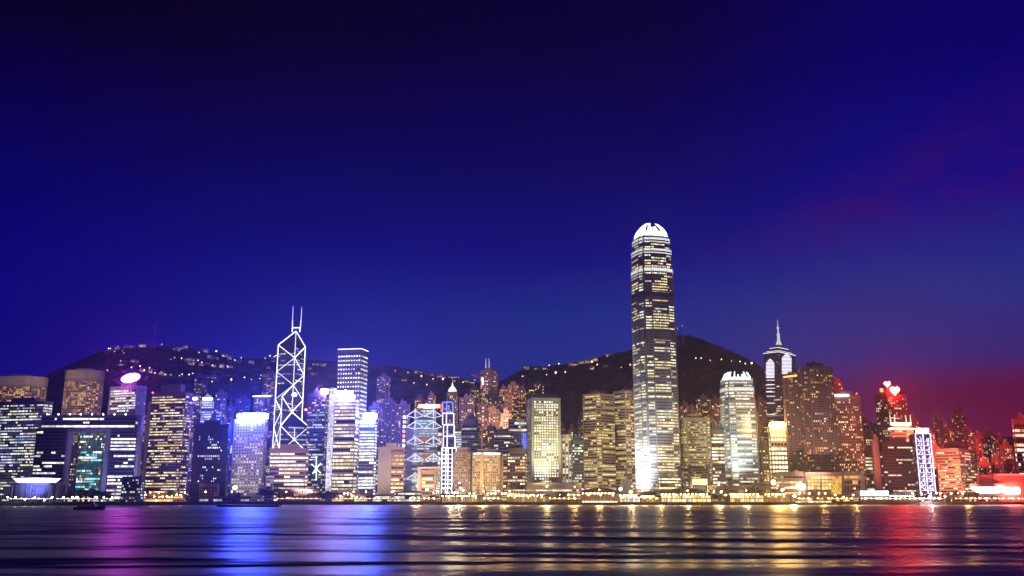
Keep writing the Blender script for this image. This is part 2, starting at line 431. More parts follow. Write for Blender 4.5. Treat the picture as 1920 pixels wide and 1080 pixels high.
# ---- made ground behind the sea wall
QUAY = [(-5500, 1010), (-560, 1010), (-390, 1150), (-300, 1210), (620, 1215), (760, 1190), (5500, 1190)]
def quay_y(x):
    for (x0, y0), (x1, y1) in zip(QUAY, QUAY[1:]):
        if x0 <= x <= x1: return y0 + (y1 - y0) * (x - x0) / (x1 - x0)
    return 1200
m = MB()
m.prism(QUAY + [(5500, 6300), (-5500, 6300)], -1.5, 3.0)
tag(m.build('ground', wall((.07, .068, .066), .9)), 'paved reclaimed land behind the sea wall', None, None, 'structure')
m = MB()
for (x0, y0), (x1, y1) in zip(QUAY[1:], QUAY[2:-1]):
    m.prism([(x0, y0 - .6), (x1, y1 - .6), (x1, y1 + .5), (x0, y0 + .5)], -1.0, 3.9)
m.prism([(-1400, 1009.4), (-560.1, 1009.4), (-560.1, 1010.5), (-1400, 1010.5)], -1.0, 3.9)
m.prism([(760.1, 1189.4), (1500, 1189.4), (1500, 1190.5), (760.1, 1190.5)], -1.0, 3.9)
tag(m.build('sea_wall', wall((.05, .045, .045), .9)), 'long dark concrete sea wall along the waterfront', 'sea wall')
m = MB(); m.prism([(-700, 1085), (-560, 1085), (-390, 1226), (-300, 1270), (620, 1275), (1300, 1255), (1300, 1275), (620, 1293), (-302, 1288), (-395, 1244), (-566, 1103), (-700, 1103)], 2.9, 3.02)
tag(m.build('road', wall((.05, .05, .052), .8)), 'asphalt waterfront road behind the promenade', None, None, 'structure')

# ---- hills
def smooth(v): v = max(0.0, min(1.0, v)); return v * v * (3 - 2 * v)
class Hill:
    def __init__(s, prof, YR, Y0, seed):
        s.pts = sorted((X(px, py, YR), Z(py, YR)) for px, py in prof); s.YR = YR; s.Y0 = Y0
        r = random.Random(seed); s.w = [(r.uniform(-1, 1), r.uniform(-1, 1), r.uniform(0, 6.3)) for _ in range(60)]
    def ridge(s, x):
        p = s.pts
        if x <= p[0][0]: return p[0][1]
        for (x0, z0), (x1, z1) in zip(p, p[1:]):
            if x <= x1: return z0 + (z1 - z0) * (x - x0) / (x1 - x0)
        return p[-1][1]
    def rough(s, x, y):
        v = 0
        for k, (a, b_, c) in enumerate(s.w):
            f = .006 * 1.075 ** k; v += math.sin((a * x + b_ * y) * f * 1.5 + c) / (1 + k * .25)
        return v
    def h(s, x, y):
        R = s.ridge(x)
        if y < s.YR: f = smooth((y - s.Y0) / (s.YR - s.Y0)) * .35 + max(0, (y - s.Y0) / (s.YR - s.Y0)) * .65
        else: f = 1 - .7 * smooth((y - s.YR) / 1200)
        f = max(0, f)
        return 2.0 + (R - 2) * f + s.rough(x, y) * 3.2 * min(1, f * 3) * (.55 if y > s.YR - 200 else 1)
    def hit(s, px, py):
        kx, kz = K(px, py); y = s.Y0
        while y < s.YR + 100:
            if s.h(kx * y, y) >= CAMH + kz * y: return Vector((kx * y, y, s.h(kx * y, y)))
            y += 6
        return Vector((kx * s.YR, s.YR, s.h(kx * s.YR, s.YR)))
    def build(s, label, x0, x1):
        xs_ = np.arange(x0, x1 + 1, 11.0); ys_ = np.concatenate([np.arange(s.Y0, s.YR - 260, 32), np.arange(s.YR - 260, s.YR + 60, 9), np.arange(s.YR + 60, s.YR + 1300, 120)])
        v = []; f = []; n = len(xs_)
        r = random.Random(5)
        for j, y in enumerate(ys_):
            for x in xs_: v.append((x, y, s.h(x, y) + r.uniform(-2.2, 2.2)))
        for j in range(len(ys_) - 1):
            for i in range(n - 1): f.append((j * n + i, j * n + i + 1, (j + 1) * n + i + 1, (j + 1) * n + i))
        me = bpy.data.meshes.new('hill'); me.from_pydata(v, [], f); me.materials.append(FOREST)
        o = bpy.data.objects.new('hill', me); COL.objects.link(o); tag(o, label, None, None, 'structure')
FOREST, t, b = newmat('forest')
n1 = t.nodes.new('ShaderNodeTexNoise'); n1.inputs['Scale'].default_value = .05; n1.inputs['Detail'].default_value = 6
g = t.nodes.new('ShaderNodeNewGeometry'); t.links.new(g.outputs['Position'], n1.inputs[0])
cr = t.nodes.new('ShaderNodeValToRGB'); cr.color_ramp.elements[0].position = .35; cr.color_ramp.elements[0].color = (.006, .011, .011, 1); cr.color_ramp.elements[1].position = .7; cr.color_ramp.elements[1].color = (.028, .04, .034, 1)
t.links.new(n1.outputs['Fac'], cr.inputs[0]); t.links.new(cr.outputs[0], b.inputs['Base Color']); b.inputs['Roughness'].default_value = 1; b.inputs['Specular IOR Level'].default_value = .1
bp = t.nodes.new('ShaderNodeBump'); bp.inputs['Strength'].default_value = 1; bp.inputs['Distance'].default_value = 8; t.links.new(n1.outputs['Fac'], bp.inputs['Height']); t.links.new(bp.outputs[0], b.inputs['Normal'])
HL = Hill([(-500, 800), (-200, 760), (0, 728), (90, 706), (130, 690), (160, 673), (195, 656), (230, 649), (290, 646), (345, 648), (380, 655), (430, 666), (480, 671), (530, 675), (600, 677), (650, 684), (690, 687), (730, 687), (755, 692), (800, 699), (860, 706), (900, 714), (960, 726), (1100, 760), (1300, 800)], 3000, 1850, 3)
HR = Hill([(800, 790), (880, 750), (940, 716), (962, 702), (985, 691), (1010, 688), (1050, 686), (1075, 682), (1110, 675), (1140, 666), (1190, 655), (1240, 641), (1275, 631), (1295, 630), (1315, 637), (1340, 646), (1370, 658), (1400, 673), (1425, 688), (1440, 704), (1470, 735), (1510, 760), (1560, 775), (1640, 792), (1740, 805), (1850, 815), (1930, 822), (2150, 850)], 2620, 1800, 8)
HL.build('dark wooded hill sloping across the left of the skyline with scattered house lights', -2000, 420)
HR.build('dark wooded peak rising behind the tallest tower', -250, 1900)

# ================================================================== landmark towers
# ---- tallest tower and its smaller sister: stepped shafts with a crown of claws
def claw_tower(name, label, pxc, pyb, D, levels, rot, s, crown, wc, nclaw, bright):
    """levels: (py, half width m) from the base up; crown: (py base, py top, half width base, half width top)"""
    cyy = D + levels[0][1]; cx = X(pxc, pyb, cyy)
    Q = [(.45, -1), (.45, -.95), (.80, -.86), (.86, -.80), (.95, -.45), (1, -.45)]
    ca, sa = math.cos(rot), math.sin(rot)
    def plan(w):
        r = []
        for k in range(4):
            for x, y in Q:
                for _ in range(k): x, y = -y, x
                r.append((cx + w * (x * ca - y * sa), cyy + w * (x * sa + y * ca)))
        return r
    mat = wall(wc, .35, .3)
    root = thing(name, label, 'skyscraper', (cx, cyy, 3))
    zs = [3.0] + [Z(p, cyy - 12) for p, _ in levels[1:]]
    for k in range(len(levels) - 1):
        sh = bpy.data.objects.new('shaft', None)
        core = MB(); core.prism(plan(levels[k][1]), zs[k], zs[k + 1]); shaft = core.build('shaft', mat, root)
        Wm, R, Fm = MB(), MB(), MB()
        for e, a, b_ in faces_of(plan(levels[k][1])):
            L = (b_ - a).length
            if L < 3: continue
            facade(Wm, R, a, b_, zs[k], zs[k + 1], s)
            u = (b_ - a).normalized(); nn = Vector((u.y, -u.x)); c = 0.6
            while c < L:
                p = a + u * c + nn * .75; Fm.bar((p.x, p.y, zs[k]), (p.x, p.y, zs[k + 1] + 2), .38); c += 3.0
        Wm.build('windows', GLASS, shaft, 'stuff'); R.build('floor_bands', mat, shaft, 'stuff'); Fm.build('fins', wall((.55, .57, .6), .35, .5), shaft, 'stuff')
        # lit setback bands at the head of the upper shafts
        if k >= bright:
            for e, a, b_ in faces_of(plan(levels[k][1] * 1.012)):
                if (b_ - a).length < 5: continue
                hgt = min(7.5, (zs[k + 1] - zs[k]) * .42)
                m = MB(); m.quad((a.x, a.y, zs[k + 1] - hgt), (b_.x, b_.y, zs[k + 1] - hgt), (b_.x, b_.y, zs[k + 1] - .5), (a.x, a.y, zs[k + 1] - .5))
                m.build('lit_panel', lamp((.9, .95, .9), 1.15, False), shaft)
    zb, ztp = Z(crown[0], cyy - 4), Z(crown[1], cyy - 4); wb, wt = crown[2], crown[3]
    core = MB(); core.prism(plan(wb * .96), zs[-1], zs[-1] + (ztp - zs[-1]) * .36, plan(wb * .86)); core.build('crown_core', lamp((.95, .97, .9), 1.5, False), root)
    strip = MB()
    for e, a, b_ in faces_of(plan(wb * .93)):
        strip.bar((a.x, a.y, zs[-1] + 1.0), (b_.x, b_.y, zs[-1] + 1.0), .9)
    strip.build('crown_lights', lamp((1, .98, .9), 16), root, 'stuff')
    pb = plan(wb); ctr = Vector((cx, cyy)); per = []
    n = len(pb)
    tot = nclaw
    for k in range(tot):
        # walk the perimeter at even steps
        f = k / tot * n; i = int(f); fr = f - i
        p = Vector(pb[i]).lerp(Vector(pb[(i + 1) % n]), fr); per.append(p)
    for p in per:
        m = MB(); prev = None
        for q in range(6):
            tt = q / 5; w = 1 - (1 - wt / wb) * tt ** 1.9
            c = ctr + (p - ctr) * w; cur = (c.x, c.y, zs[-1] + (ztp - zs[-1]) * tt)
            if prev: m.bar(prev, cur, 2.3 * (1 - .45 * tt), w2=2.3 * (1 - .45 * min(1, tt + .2)))
            prev = cur
        m.build('crown_claw', CLAW_GLOW, root)
    TOWERS.append((root, pxc, D))
    return root, cx, cyy, plan
CLAW_GLOW = lamp((.95, .97, .9), 1.7, False)  # claws glow by themselves, standing in for floodlighting
b_ = CLAW_GLOW.node_tree.nodes['Principled BSDF']; b_.inputs['Base Color'].default_value = (.8, .8, .8, 1)
TALL = st(fh=4.2, bay=2.6, wr=.86, hr=.46, lit=.74, per=.8, pal=(GOLD, CREAM, GOLD, (.9, .95, .6), (1, .7, .3)), br=1.35, spd=.5, top=3, fv=.95, margin=.3, dim=.02)
t2, T2X, T2Y, T2P = claw_tower('skyscraper', 'tallest silver skyscraper with stepped shaft and glowing white crown of claws', 1235.5, 925, 1380,
    [(925, 29.0), (560, 28.2), (506, 27.2), (470, 25.6), (449, 23.6), (444, 23)], math.radians(15), TALL, (445, 421, 22.5, 9.5), (.34, .36, .38), 20, 1)
t1, T1X, T1Y, T1P = claw_tower('skyscraper', 'shorter silver tower with white claw crown beside the tallest skyscraper', 1391, 905, 1420,
    [(905, 24.5), (800, 24.2), (752, 23.2), (727, 21.8), (712, 19.5)], math.radians(3), dict(TALL, fh=4.4, pal=(GOLD, CREAM, (.8, 1, .9))), (712, 699, 19, 15), (.38, .42, .42), 24, 2)

for ya, yb in ((547, 556), (616, 637), (709, 716), (748, 754), (884, 896)):
    za_, zb_ = Z(yb, 1380), Z(ya, 1380); w_ = 28.3 if ya > 560 else 28.1
    m = MB(); m.prism(inset(T2P(w_), 1.028), za_, zb_); mb_ = m.build('plant_floor_band', wall((.10, .10, .11), .5), t2)
    m = MB(); z = za_ + .8
    while z < zb_ - .5:
        pl = inset(T2P(w_), 1.034); [m.bar((*pl[k], z), (*pl[(k + 1) % 24], z), .45) for k in range(24)]; z += 2.2
    m.build('louvres', wall((.4, .41, .43), .4, .5), mb_, 'stuff')

# ---- triangulated tower of four prisms with glowing edges and twin masts
def prism_tower():
    D = 1700
    an, L_ = math.radians(27), 51.0
    FL = Vector((X(526, 800, D), D)); u = Vector((math.cos(an), math.sin(an))) * L_; dd = Vector((-u.y, u.x))
    FR_, BL, BR = FL + u, FL + dd, FL + u + dd; C = (FL + BR) / 2
    root = thing('prism_skyscraper', 'angular glass skyscraper with glowing white cross bracing and twin masts', 'skyscraper', (C.x, C.y, 3))
    gl = wall((.03, .035, .06), .18, .2)
    zf, zl, zb_ = Z(799, D + 10), Z(746, D + 20), Z(646, D + 40); zC1, zC2, zC3 = Z(772, D + 26), Z(721, D + 26), Z(619.5, D + 26)
    quads = [('north', FL, FR_, zf, zC1), ('west', FR_, BR, zf, zC1), ('east', BL, FL, zl, zC2), ('south', BR, BL, zb_, zC3)]
    ws = st(fh=4.2, bay=2.8, wr=.95, hr=.5, lit=.34, per=.8, pal=(GOLD, CREAM, COOL, (.4, .5, 1)), br=.55, spd=.12, top=0, fv=1, margin=.2, dim=.03)
    for nm, A, B_, zo, zc in quads:
        m = MB(); tri = [(A.x, A.y), (B_.x, B_.y), (C.x, C.y)]; i = 0
        m.v = [(p[0], p[1], 3.0) for p in tri] + [(A.x, A.y, zo), (B_.x, B_.y, zo), (C.x, C.y, zc)]
        for f in ((0, 1, 4, 3), (1, 2, 5, 4), (2, 0, 3, 5), (3, 4, 5), (2, 1, 0)): m.f.append(f); m.c.append(None)
        sh = m.build('shaft', gl, root)
        Wm, R = MB(), MB(); facade(Wm, R, A, B_, 3, zo, ws)
        Wm.build('windows', GLASS, sh, 'stuff'); R.build('floor_bands', gl, sh, 'stuff')
    # inner faces above the lower prisms
    Wm, R = MB(), MB(); facade(Wm, R, BL, C, zC2 + 2, zb_, ws); facade(Wm, R, C, BR, zC1 + 2, zb_, ws); facade(Wm, R, FL, C, zf + 14, zl, ws)
    Wm.build('windows', GLASS, root, 'stuff')
    def v(p, z): return Vector((p.x, p.y, z))
    segs = []
    o = (C - Vector((0, 0))).normalized() * -.8
    def n_(p, z): return (p.x + o.x, p.y + o.y, z)
    step = (zb_ - zf) / 3.0
    segs += [(n_(BL, Z(840, D + 30)), n_(BL, zb_)), (n_(BR, zf), n_(BR, zb_)), (n_(C, zC1), n_(C, zC3)), (n_(FL, Z(842, D)), n_(FL, zl)), (n_(FR_, Z(842, D)), n_(FR_, zf))]
    segs += [(n_(BL, zb_), n_(C, zC3)), (n_(BR, zb_), n_(C, zC3)), (n_(BL, zl), n_(C, zC2)), (n_(FL, zl), n_(C, zC2)), (n_(FL, zf), n_(C, zC1)), (n_(FR_, zf), n_(C, zC1))]
    # bracing on the diagonal planes, one module = a quarter of the shaft
    zc = [Z(669.6, D + 26), zC2, zC1]; zl_ = [Z(696, D + 40), zl]; zr_ = [Z(700, D + 40), Z(747.5, D + 40)]
    segs += [(n_(BL, zb_), n_(C, zc[0])), (n_(BR, zb_), n_(C, zc[0])), (n_(C, zc[0]), n_(BL, zl_[0])), (n_(C, zc[0]), n_(BR, zr_[0])),
             (n_(BL, zl_[0]), n_(C, zc[1])), (n_(BR, zr_[0]), n_(C, zc[1])), (n_(C, zc[1]), n_(BR, zr_[1])), (n_(BR, zr_[1]), n_(C, zc[2])), (n_(FL, zl), n_(C, zc[2])),
             (n_(C, zc[2]), n_(FL, zf))]
    z2 = Z(842, D); mid = (FL + FR_) / 2
    segs += [(n_(FL, zf), n_(FR_, z2 - 6)), (n_(FR_, zf), n_(FL, z2 - 6)), (n_(mid, zf - 4), n_(mid, Z(827, D)))]
    ml = (BL + FL) / 2
    segs += [(n_(BL, zl), n_(FL, (zl + zf) / 2)), (n_(FL, (zl + zf) / 2), n_(BL, zf)), (n_(BL, zf), n_(FL, z2)), (n_(FL, zf), n_(BL, z2))]
    for sgm in segs: neon(root, lamp((.86, .84, 1), random.choice((1.5, 2.0, 2.6, 3.2)), False), [sgm], random.uniform(1.0, 1.3), 'light_brace')
    fr = MB(); fw = 7
    zt0, zt1 = Z(621, D + 26), Z(613, D + 26)
    for p, q in (((-fw, zt0), (-fw, zt1)), ((fw, zt0), (fw, zt1)), ((-fw, zt1), (fw, zt1))):
        fr.bar((C.x + p[0], C.y, p[1]), (C.x + q[0], C.y, q[1]), 1.5)
    fr.build('mast_frame', lamp((.86, .84, 1), 2.6, False), root)
    for sx_, tp in ((-fw, 567), (fw + .8, 568)):
        m = MB(); m.bar((C.x + sx_, C.y, zt1), (C.x + sx_ * 1.06, C.y, Z(594, D)), 1.5); m.bar((C.x + sx_ * 1.06, C.y, Z(594, D)), (C.x + sx_ * 1.1, C.y, Z(tp, D)), .9, w2=.5)
        mm = m.build('mast', lamp((.8, .8, 1), 1.6, False), root)
    sign(root, 'wall_lamp', 548, 556, 737, 743, D - 2, lamp((1, .7, .85), 60), .8, 'oval')
    TOWERS.append((root, 545, D))
prism_tower()

# ---- suspended-truss bank building
def truss_bank():
    D = 1500
    root = thing('truss_tower', 'pale green lit bank building hung from white trusses with red rooftop sign', 'office tower', (X(795, 900, D), D + 20, 3))
    gm = wall((.30, .36, .33), .5)
    fs = st(fh=3.9, bay=2.4, wr=.86, hr=.55, lit=.8, per=.85, pal=((.7, 1, .75), (.8, 1, .7), CREAM, WHITE), br=.75, spd=.3, top=1, fv=.5, dim=.05)
    block(root, 772, 820, 797, 930, D, 40, gm, fs, ('lower_block', 'windows', 'floor_bands'), yr=860)
    block(root, 776.5, 815, 767, 796.5, D + 3, 30, gm, dict(fs, lit=.6), ('upper_block', 'windows', 'floor_bands'), yr=790)
    block(root, 761, 772, 798, 925, D + 4, 34, wall((.36, .36, .38), .6), None, ('side_wall',), yr=860)
    lad = st(fh=7.4, bay=6, wr=.62, hr=.62, lit=.96, per=.3, pal=(WHITE, (1, .75, .75), (1, .3, .22), WHITE), br=1.5, spd=0, margin=.2, fv=.1)
    block(root, 752.5, 761, 775, 912, D + 12, 16, wall((.25, .12, .12)), lad, ('stair_tower', 'stair_lights', 'landings'), yr=840)
    block(root, 820.2, 827, 801, 900, D + 6, 16, wall((.25, .12, .12)), lad, ('stair_tower', 'stair_lights', 'landings'), yr=840)
    wt = lamp((.84, .86, 1), 1.15, False)  # trusses are no lamps; this glow replaces floodlight on white paint
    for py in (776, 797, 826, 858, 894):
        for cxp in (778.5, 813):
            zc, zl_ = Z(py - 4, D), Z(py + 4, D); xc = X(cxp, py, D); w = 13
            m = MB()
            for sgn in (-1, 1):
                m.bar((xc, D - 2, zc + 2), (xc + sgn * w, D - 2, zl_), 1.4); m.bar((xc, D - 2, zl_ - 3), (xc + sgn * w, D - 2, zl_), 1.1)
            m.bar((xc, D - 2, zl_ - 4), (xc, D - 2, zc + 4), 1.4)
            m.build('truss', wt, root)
        if py in (826, 858):
            xa, xb = X(783, py, D), X(809, py, D); z = Z(py, D)
            m = MB(); m.plate([(xa + 7, z - 5), (xb - 7, z - 5), (xb, z + 4), (xa, z + 4)], D - 1.2, 1); m.build('soffit_panel', lamp((1, .3, .1), .42, False), root)
    for cxp in (778.5, 813):
        m = MB(); xc = X(cxp, 850, D)
        for dx in (-1.7, 1.7):
            m.bar((xc + dx, D - 1.4, 3), (xc + dx, D - 1.4, Z(766, D)), .8)
        z = 10
        while z < Z(768, D): m.bar((xc - 1.7, D - 1.4, z), (xc + 1.7, D - 1.4, z), .5); z += 5
        m.build('hanger_mast', wall((.6, .62, .65), .4), root)
    sign(root, 'sign_panel', 793, 817, 758.5, 764.5, D + 4, lamp((1, .4, .4), 60), 1.2)
    sign(root, 'sign_end', 784, 793.2, 758, 765, D + 4, lamp((1, .22, .05), 6), 1.2)
    sign(root, 'sign_end', 817, 825, 758, 765, D + 4, lamp((1, .22, .05), 6), 1.2)
    m = MB()
    for px in (786, 800, 821): m.bar(at(px, 768, D + 6), at(px, 757, D + 6), 1)
    m.build('sign_posts', STEEL, root)
    TOWERS.append((root, 795, D))
truss_bank()

# ---- slim stepped tower outlined in blue and white light
def outlined():
    D = 1470
    root = thing('outlined_tower', 'slim stepped tower outlined in blue and white light tubes', 'office tower', (X(841, 900, D), D + 15, 3))
    wm = wall((.10, .11, .2), .4)
    ws = st(fh=4, bay=2.8, wr=.6, hr=.55, lit=.3, per=.4, pal=(GOLD, CREAM), br=.7, spd=.2, margin=2)
    steps = [(829, 848, 754, 774.3, BLUE_TUBE, 4), (829, 850, 775, 796, WHITE_TUBE, 3), (831, 851, 796.6, 817.4, WHITE_TUBE, 2), (831, 853, 818, 839, WHITE_TUBE, 1), (829, 852, 839.6, 925, WHITE_TUBE, 0)]
    for xl, xr, yt_, yb, mt, k in steps:
        x0, x1, z0, z1 = block(root, xl, xr, yt_, yb, D + k * .5, 26, wm, ws, ('tier', 'windows', 'floor_bands'), yr=840)
        y = D + k * .5 - .6
        sg = [((x0, y, z0), (x0, y, z1)), ((x1, y, z0), (x1, y, z1)), ((x0, y, z1), (x1, y, z1)), ((x0 + 6, y, z0), (x0 + 6, y, z1))]
        if k == 0:
            sg += [((x0 + q * (x1 - x0), y, z0), (x0 + q * (x1 - x0), y, z1)) for q in (.52, .7, .86)]
            z = z0 + 8
            while z < z1 - 4: sg.append(((x0, y, z), (x1, y, z))); z += 6.2
        neon(root, mt, sg, 1.05)
    x0, x1, z0, z1 = block(root, 840, 855, 840, 925, D - 8, 7, wm, ws, ('bay_block', 'windows', 'floor_bands'), yr=880)
    neon(root, WHITE_TUBE, [((x, D - 8.6, z0), (x, D - 8.6, z1)) for x in (x0, (x0 + x1) / 2, x1)] + [((x0, D - 8.6, z1), (x1, D - 8.6, z1))], 1.0)
    z = z0 + 14; sg = []
    while z < z1 - 4: sg.append(((x0, D - 8.6, z), (x1, D - 8.6, z))); z += 6.2
    neon(root, WHITE_TUBE, sg, .7)
    sign(root, 'side_sign', 826.5, 829, 757, 773, D + 1, lamp((1, .06, .03), 2.5), 1)
    TOWERS.append((root, 841, D))
outlined()

# ---- star-plan tower with striped light panels and spire
def spire_tower():
    D = 1750
    root = thing('spire_tower', 'dark tower with white striped light panels, stepped lit roof and tall spire', 'skyscraper', (X(1464, 900, D), D + 28, 3))
    poly = chamfer(footprint(1432, 1462, 1495, 700, D, 44), .05)
    zt = Z(660, D)
    dk = wall((.05, .05, .07), .3, .2)
    body(root, poly, 3, zt, dk, st(fh=4.1, bay=3, lit=.16, per=.85, pal=(GOLD, CREAM), br=.6, spd=.2, fv=1, dim=.02))
    wt = lamp((.88, .84, 1), 1.7, False)
    z = zt
    for q, dz, nxt in ((1.0, 3.5, .84), (.78, 7, .60), (.58, 9, .12)):
        m = MB(); m.prism(inset(poly, q), z, z + dz, inset(poly, nxt)); m.build('roof_tier', dk, root)
        m = MB(); pl = inset(poly, q * 1.01)
        for k in range(len(pl)):
            m.bar((*pl[k], z + .4), (*pl[(k + 1) % len(pl)], z + .4), 1.0)
        m.build('roof_light', wt, root); z += dz
    c = center(poly); zs = Z(597, D + 25)
    m = MB(); m.lathe((c.x, c.y, z), [(6, 0), (3, 8), (2.6, (zs - z) * .35), (3.6, (zs - z) * .4), (1.6, (zs - z) * .45), (1.3, (zs - z) * .62), (3.0, (zs - z) * .66), (.9, (zs - z) * .72), (.25, zs - z)], 8)
    m.build('spire', lamp((.8, .82, .8), .8, False), root)
    Lf, C_, Rt, _b = [Vector(p) for p in footprint(1432, 1462, 1495, 700, D, 44)]
    def wp(A, B, px, py):
        k_, kz_ = K(px, py); d_ = B - A; s_ = (k_ * A.y - A.x) / (d_.x - k_ * d_.y); q_ = A + d_ * s_
        n_ = Vector((d_.y, -d_.x)).normalized() * .7; return (q_.x + n_.x, q_.y + n_.y, CAMH + kz_ * q_.y)
    for A, B, p0, p1, hi, lo in ((Lf, C_, 1437, 1452, 674, 708), (C_, Rt, 1466, 1483, 664, 703)):
        for py in np.arange(hi, lo, 2.6):
            w = min(1, .25 + (py - hi) / 9); cm_ = (p0 + p1) / 2; hw = (p1 - p0) / 2 * w
            m = MB(); m.bar(wp(A, B, cm_ - hw, py), wp(A, B, cm_ + hw, py), 1.4); m.build('light_bar', wt, root)
    for py in (713, 721, 728, 735, 743, 756, 777):
        m = MB(); m.bar(wp(Lf, C_, 1438, py), wp(Lf, C_, 1453, py), .9); m.build('light_bar', wt, root)
    TOWERS.append((root, 1464, D))
spire_tower()

# ================================================================== other towers, from the left of the skyline to the right
TAN, PALE, GREY, BROWN, BLUEG, SAND, BLK, OLIVE = (.42, .34, .27), (.55, .52, .47), (.34, .34, .36), (.22, .15, .11), (.10, .12, .2), (.5, .44, .32), (.02, .02, .028), (.36, .33, .22)
OFF = st()
GRID = st(fh=3.8, bay=3.7, wr=.52, hr=.52, lit=.5, per=.3, spd=.4, pier=.4, fv=.4)
RES = st(fh=3.3, bay=3.9, wr=.55, hr=.55, lit=.22, per=.3, pal=(WARM, GOLD, CREAM, AMBER), br=1.25, spd=.0, fv=.3, var=.6, pier=.35, pr=.8)
def S_(style, **k): return dict(style, **k)

def oval(name, label, xl, xr, yt, D, dep, wc, s, band, yr=None):
    yr = yr or yt + 20
    cxx = (X(xl, yr, D) + X(xr, yr, D)) / 2; rx = (X(xr, yr, D) - X(xl, yr, D)) / 2
    poly = []
    for k in range(20):
        t_ = 2 * math.pi * k / 20; c, s2 = math.cos(t_), math.sin(t_)
        poly.append((cxx + rx * math.copysign(abs(c) ** .7, c), D + dep * math.copysign(abs(s2) ** .8, s2)))
    zt = Z(yt, D); zb = Z(yt + band, D)
    root = thing(name, label, 'hotel', (cxx, D, 3))
    body(root, poly, 3, zb, wall(wc), s)
    piece(root, 'crown_band', wall((.5, .42, .34)), lambda m: m.prism(inset(poly, 1.03), zb, zt))
    piece(root, 'plant_room', wall(wc), lambda m: m.prism(inset(poly, .5), zt, zt + 4))
    TOWERS.append((root, (xl + xr) / 2, D)); return root, poly, zt
HOT = S_(RES, lit=.5, per=.5, fh=3.4, bay=3.4, wr=.62, hr=.55, pal=(WARM, AMBER, ORANGE), br=.8, pier=.5, spd=.25)
oval('hotel_tower', 'curved beige hotel tower with warm windows at the left edge', -10, 85, 708, 1720, 22, (.40, .32, .26), HOT, 16)
oval('hotel_tower', 'oval beige hotel tower with plain crown band behind the open arch building', 124, 192, 696, 1720, 20, (.40, .32, .26), HOT, 16)
r, p, z0, zt = tower('office_tower', 'blue office slab with pale window rows in front of the curved hotel', -8, 98, 753, 1420, (.2, .22, .34), S_(OFF, lit=.62, pal=(CREAM, WHITE, (.85, .95, .75), (.5, .6, 1)), br=.95, fh=4.2, per=.6, dim=.05), xc=80, a=14)
r, p, z0, zt = tower('office_tower', 'grey office tower with glowing oval pink sign on its roof', 205, 274, 724, 1560, (.42, .4, .45), S_(OFF, lit=.6, pal=(WHITE, CREAM, (.9, 1, .8)), br=1.2, fh=4.1, margin=3), xc=258, a=20, side=S_(GRID, lit=.05), plant=.4)
sign(r, 'oval_sign', 228, 262, 701, 716, 1562, lamp((.8, .06, 1), 120), 1.5, 'oval', math.radians(12), lamp((1, .25, .08), 2.5, False))
piece(r, 'sign_posts', STEEL, lambda m: [m.bar(at(px, 725, 1565), at(px, 706, 1565), 1.2) for px in (236, 246, 255)])

# open arch building and what stands in its gap
AD = 1260
root = thing('arch_building', 'dark open arch shaped government block with white lit offices', 'office building', (X(160, 900, AD), AD + 20, 3))
AS = S_(OFF, lit=.34, per=.82, fh=4.4, bay=2.7, pal=(WHITE, CREAM, WHITE), br=1.5, fv=1)
mA = wall((.10, .10, .16), .5)
block(root, 62, 122, 803.4, 936, AD, 11, mA, AS, ('left_wing', 'windows', 'floor_bands'), yr=870)
block(root, 203, 252, 803.4, 936, AD, 11, mA, S_(AS, lit=.5), ('right_wing', 'windows', 'floor_bands'), yr=870)
block(root, 78, 254, 778, 803, AD - 1, 13, mA, S_(AS, lit=.5, fh=4.8), ('bridging_floors', 'windows', 'floor_bands'), yr=790)
fm = wall((.38, .36, .42), .6)
x0, x1 = X(122, 860, AD), X(203, 860, AD); zt = Z(803.4, AD)
piece(root, 'arch_jamb', fm, lambda m: m.box(x1 - 5, x1 - .01, AD - 2, AD + 9, 3, zt - .01))
piece(root, 'arch_jamb', fm, lambda m: m.box(x0 + .01, x0 + 3, AD - 2, AD + 9, 3, zt - .01))
piece(root, 'arch_head', fm, lambda m: m.box(x0 + 3, x1 - 5, AD - 2, AD + 9, zt - 4, zt - .01))
piece(root, 'edge_wall', fm, lambda m: m.box(X(252, 860, AD) + .01, X(259, 860, AD), AD + 1, AD + 10, 3, Z(779, AD)))
for q in range(8):
    px = 88 + q * 21
    piece(root, 'roof_lamp', lamp((1, 1, 1), 25), lambda m: m.lathe((X(px, 777, AD), AD + 1, Z(777.6, AD)), [(.4, 0), (.8, .6), (.4, 1.2)], 6))
TOWERS.append((root, 160, AD))
tower('office_tower', 'tan gridded block seen through the left of the arch opening', 118, 150, 806, 1460, (.45, .42, .26), S_(GRID, lit=.5, pal=(GOLD, (.9, .9, .5)), br=.7), xc=147, a=6)
tower('office_tower', 'teal glass tower seen through the right of the arch opening', 150, 200, 803, 1440, (.06, .17, .19), S_(OFF, lit=.3, per=.6, bay=2.4, hr=.7, pal=((.25, .8, .85), (.2, .75, .8), WHITE, CREAM), br=1.2, dim=.14), xc=195, a=6)

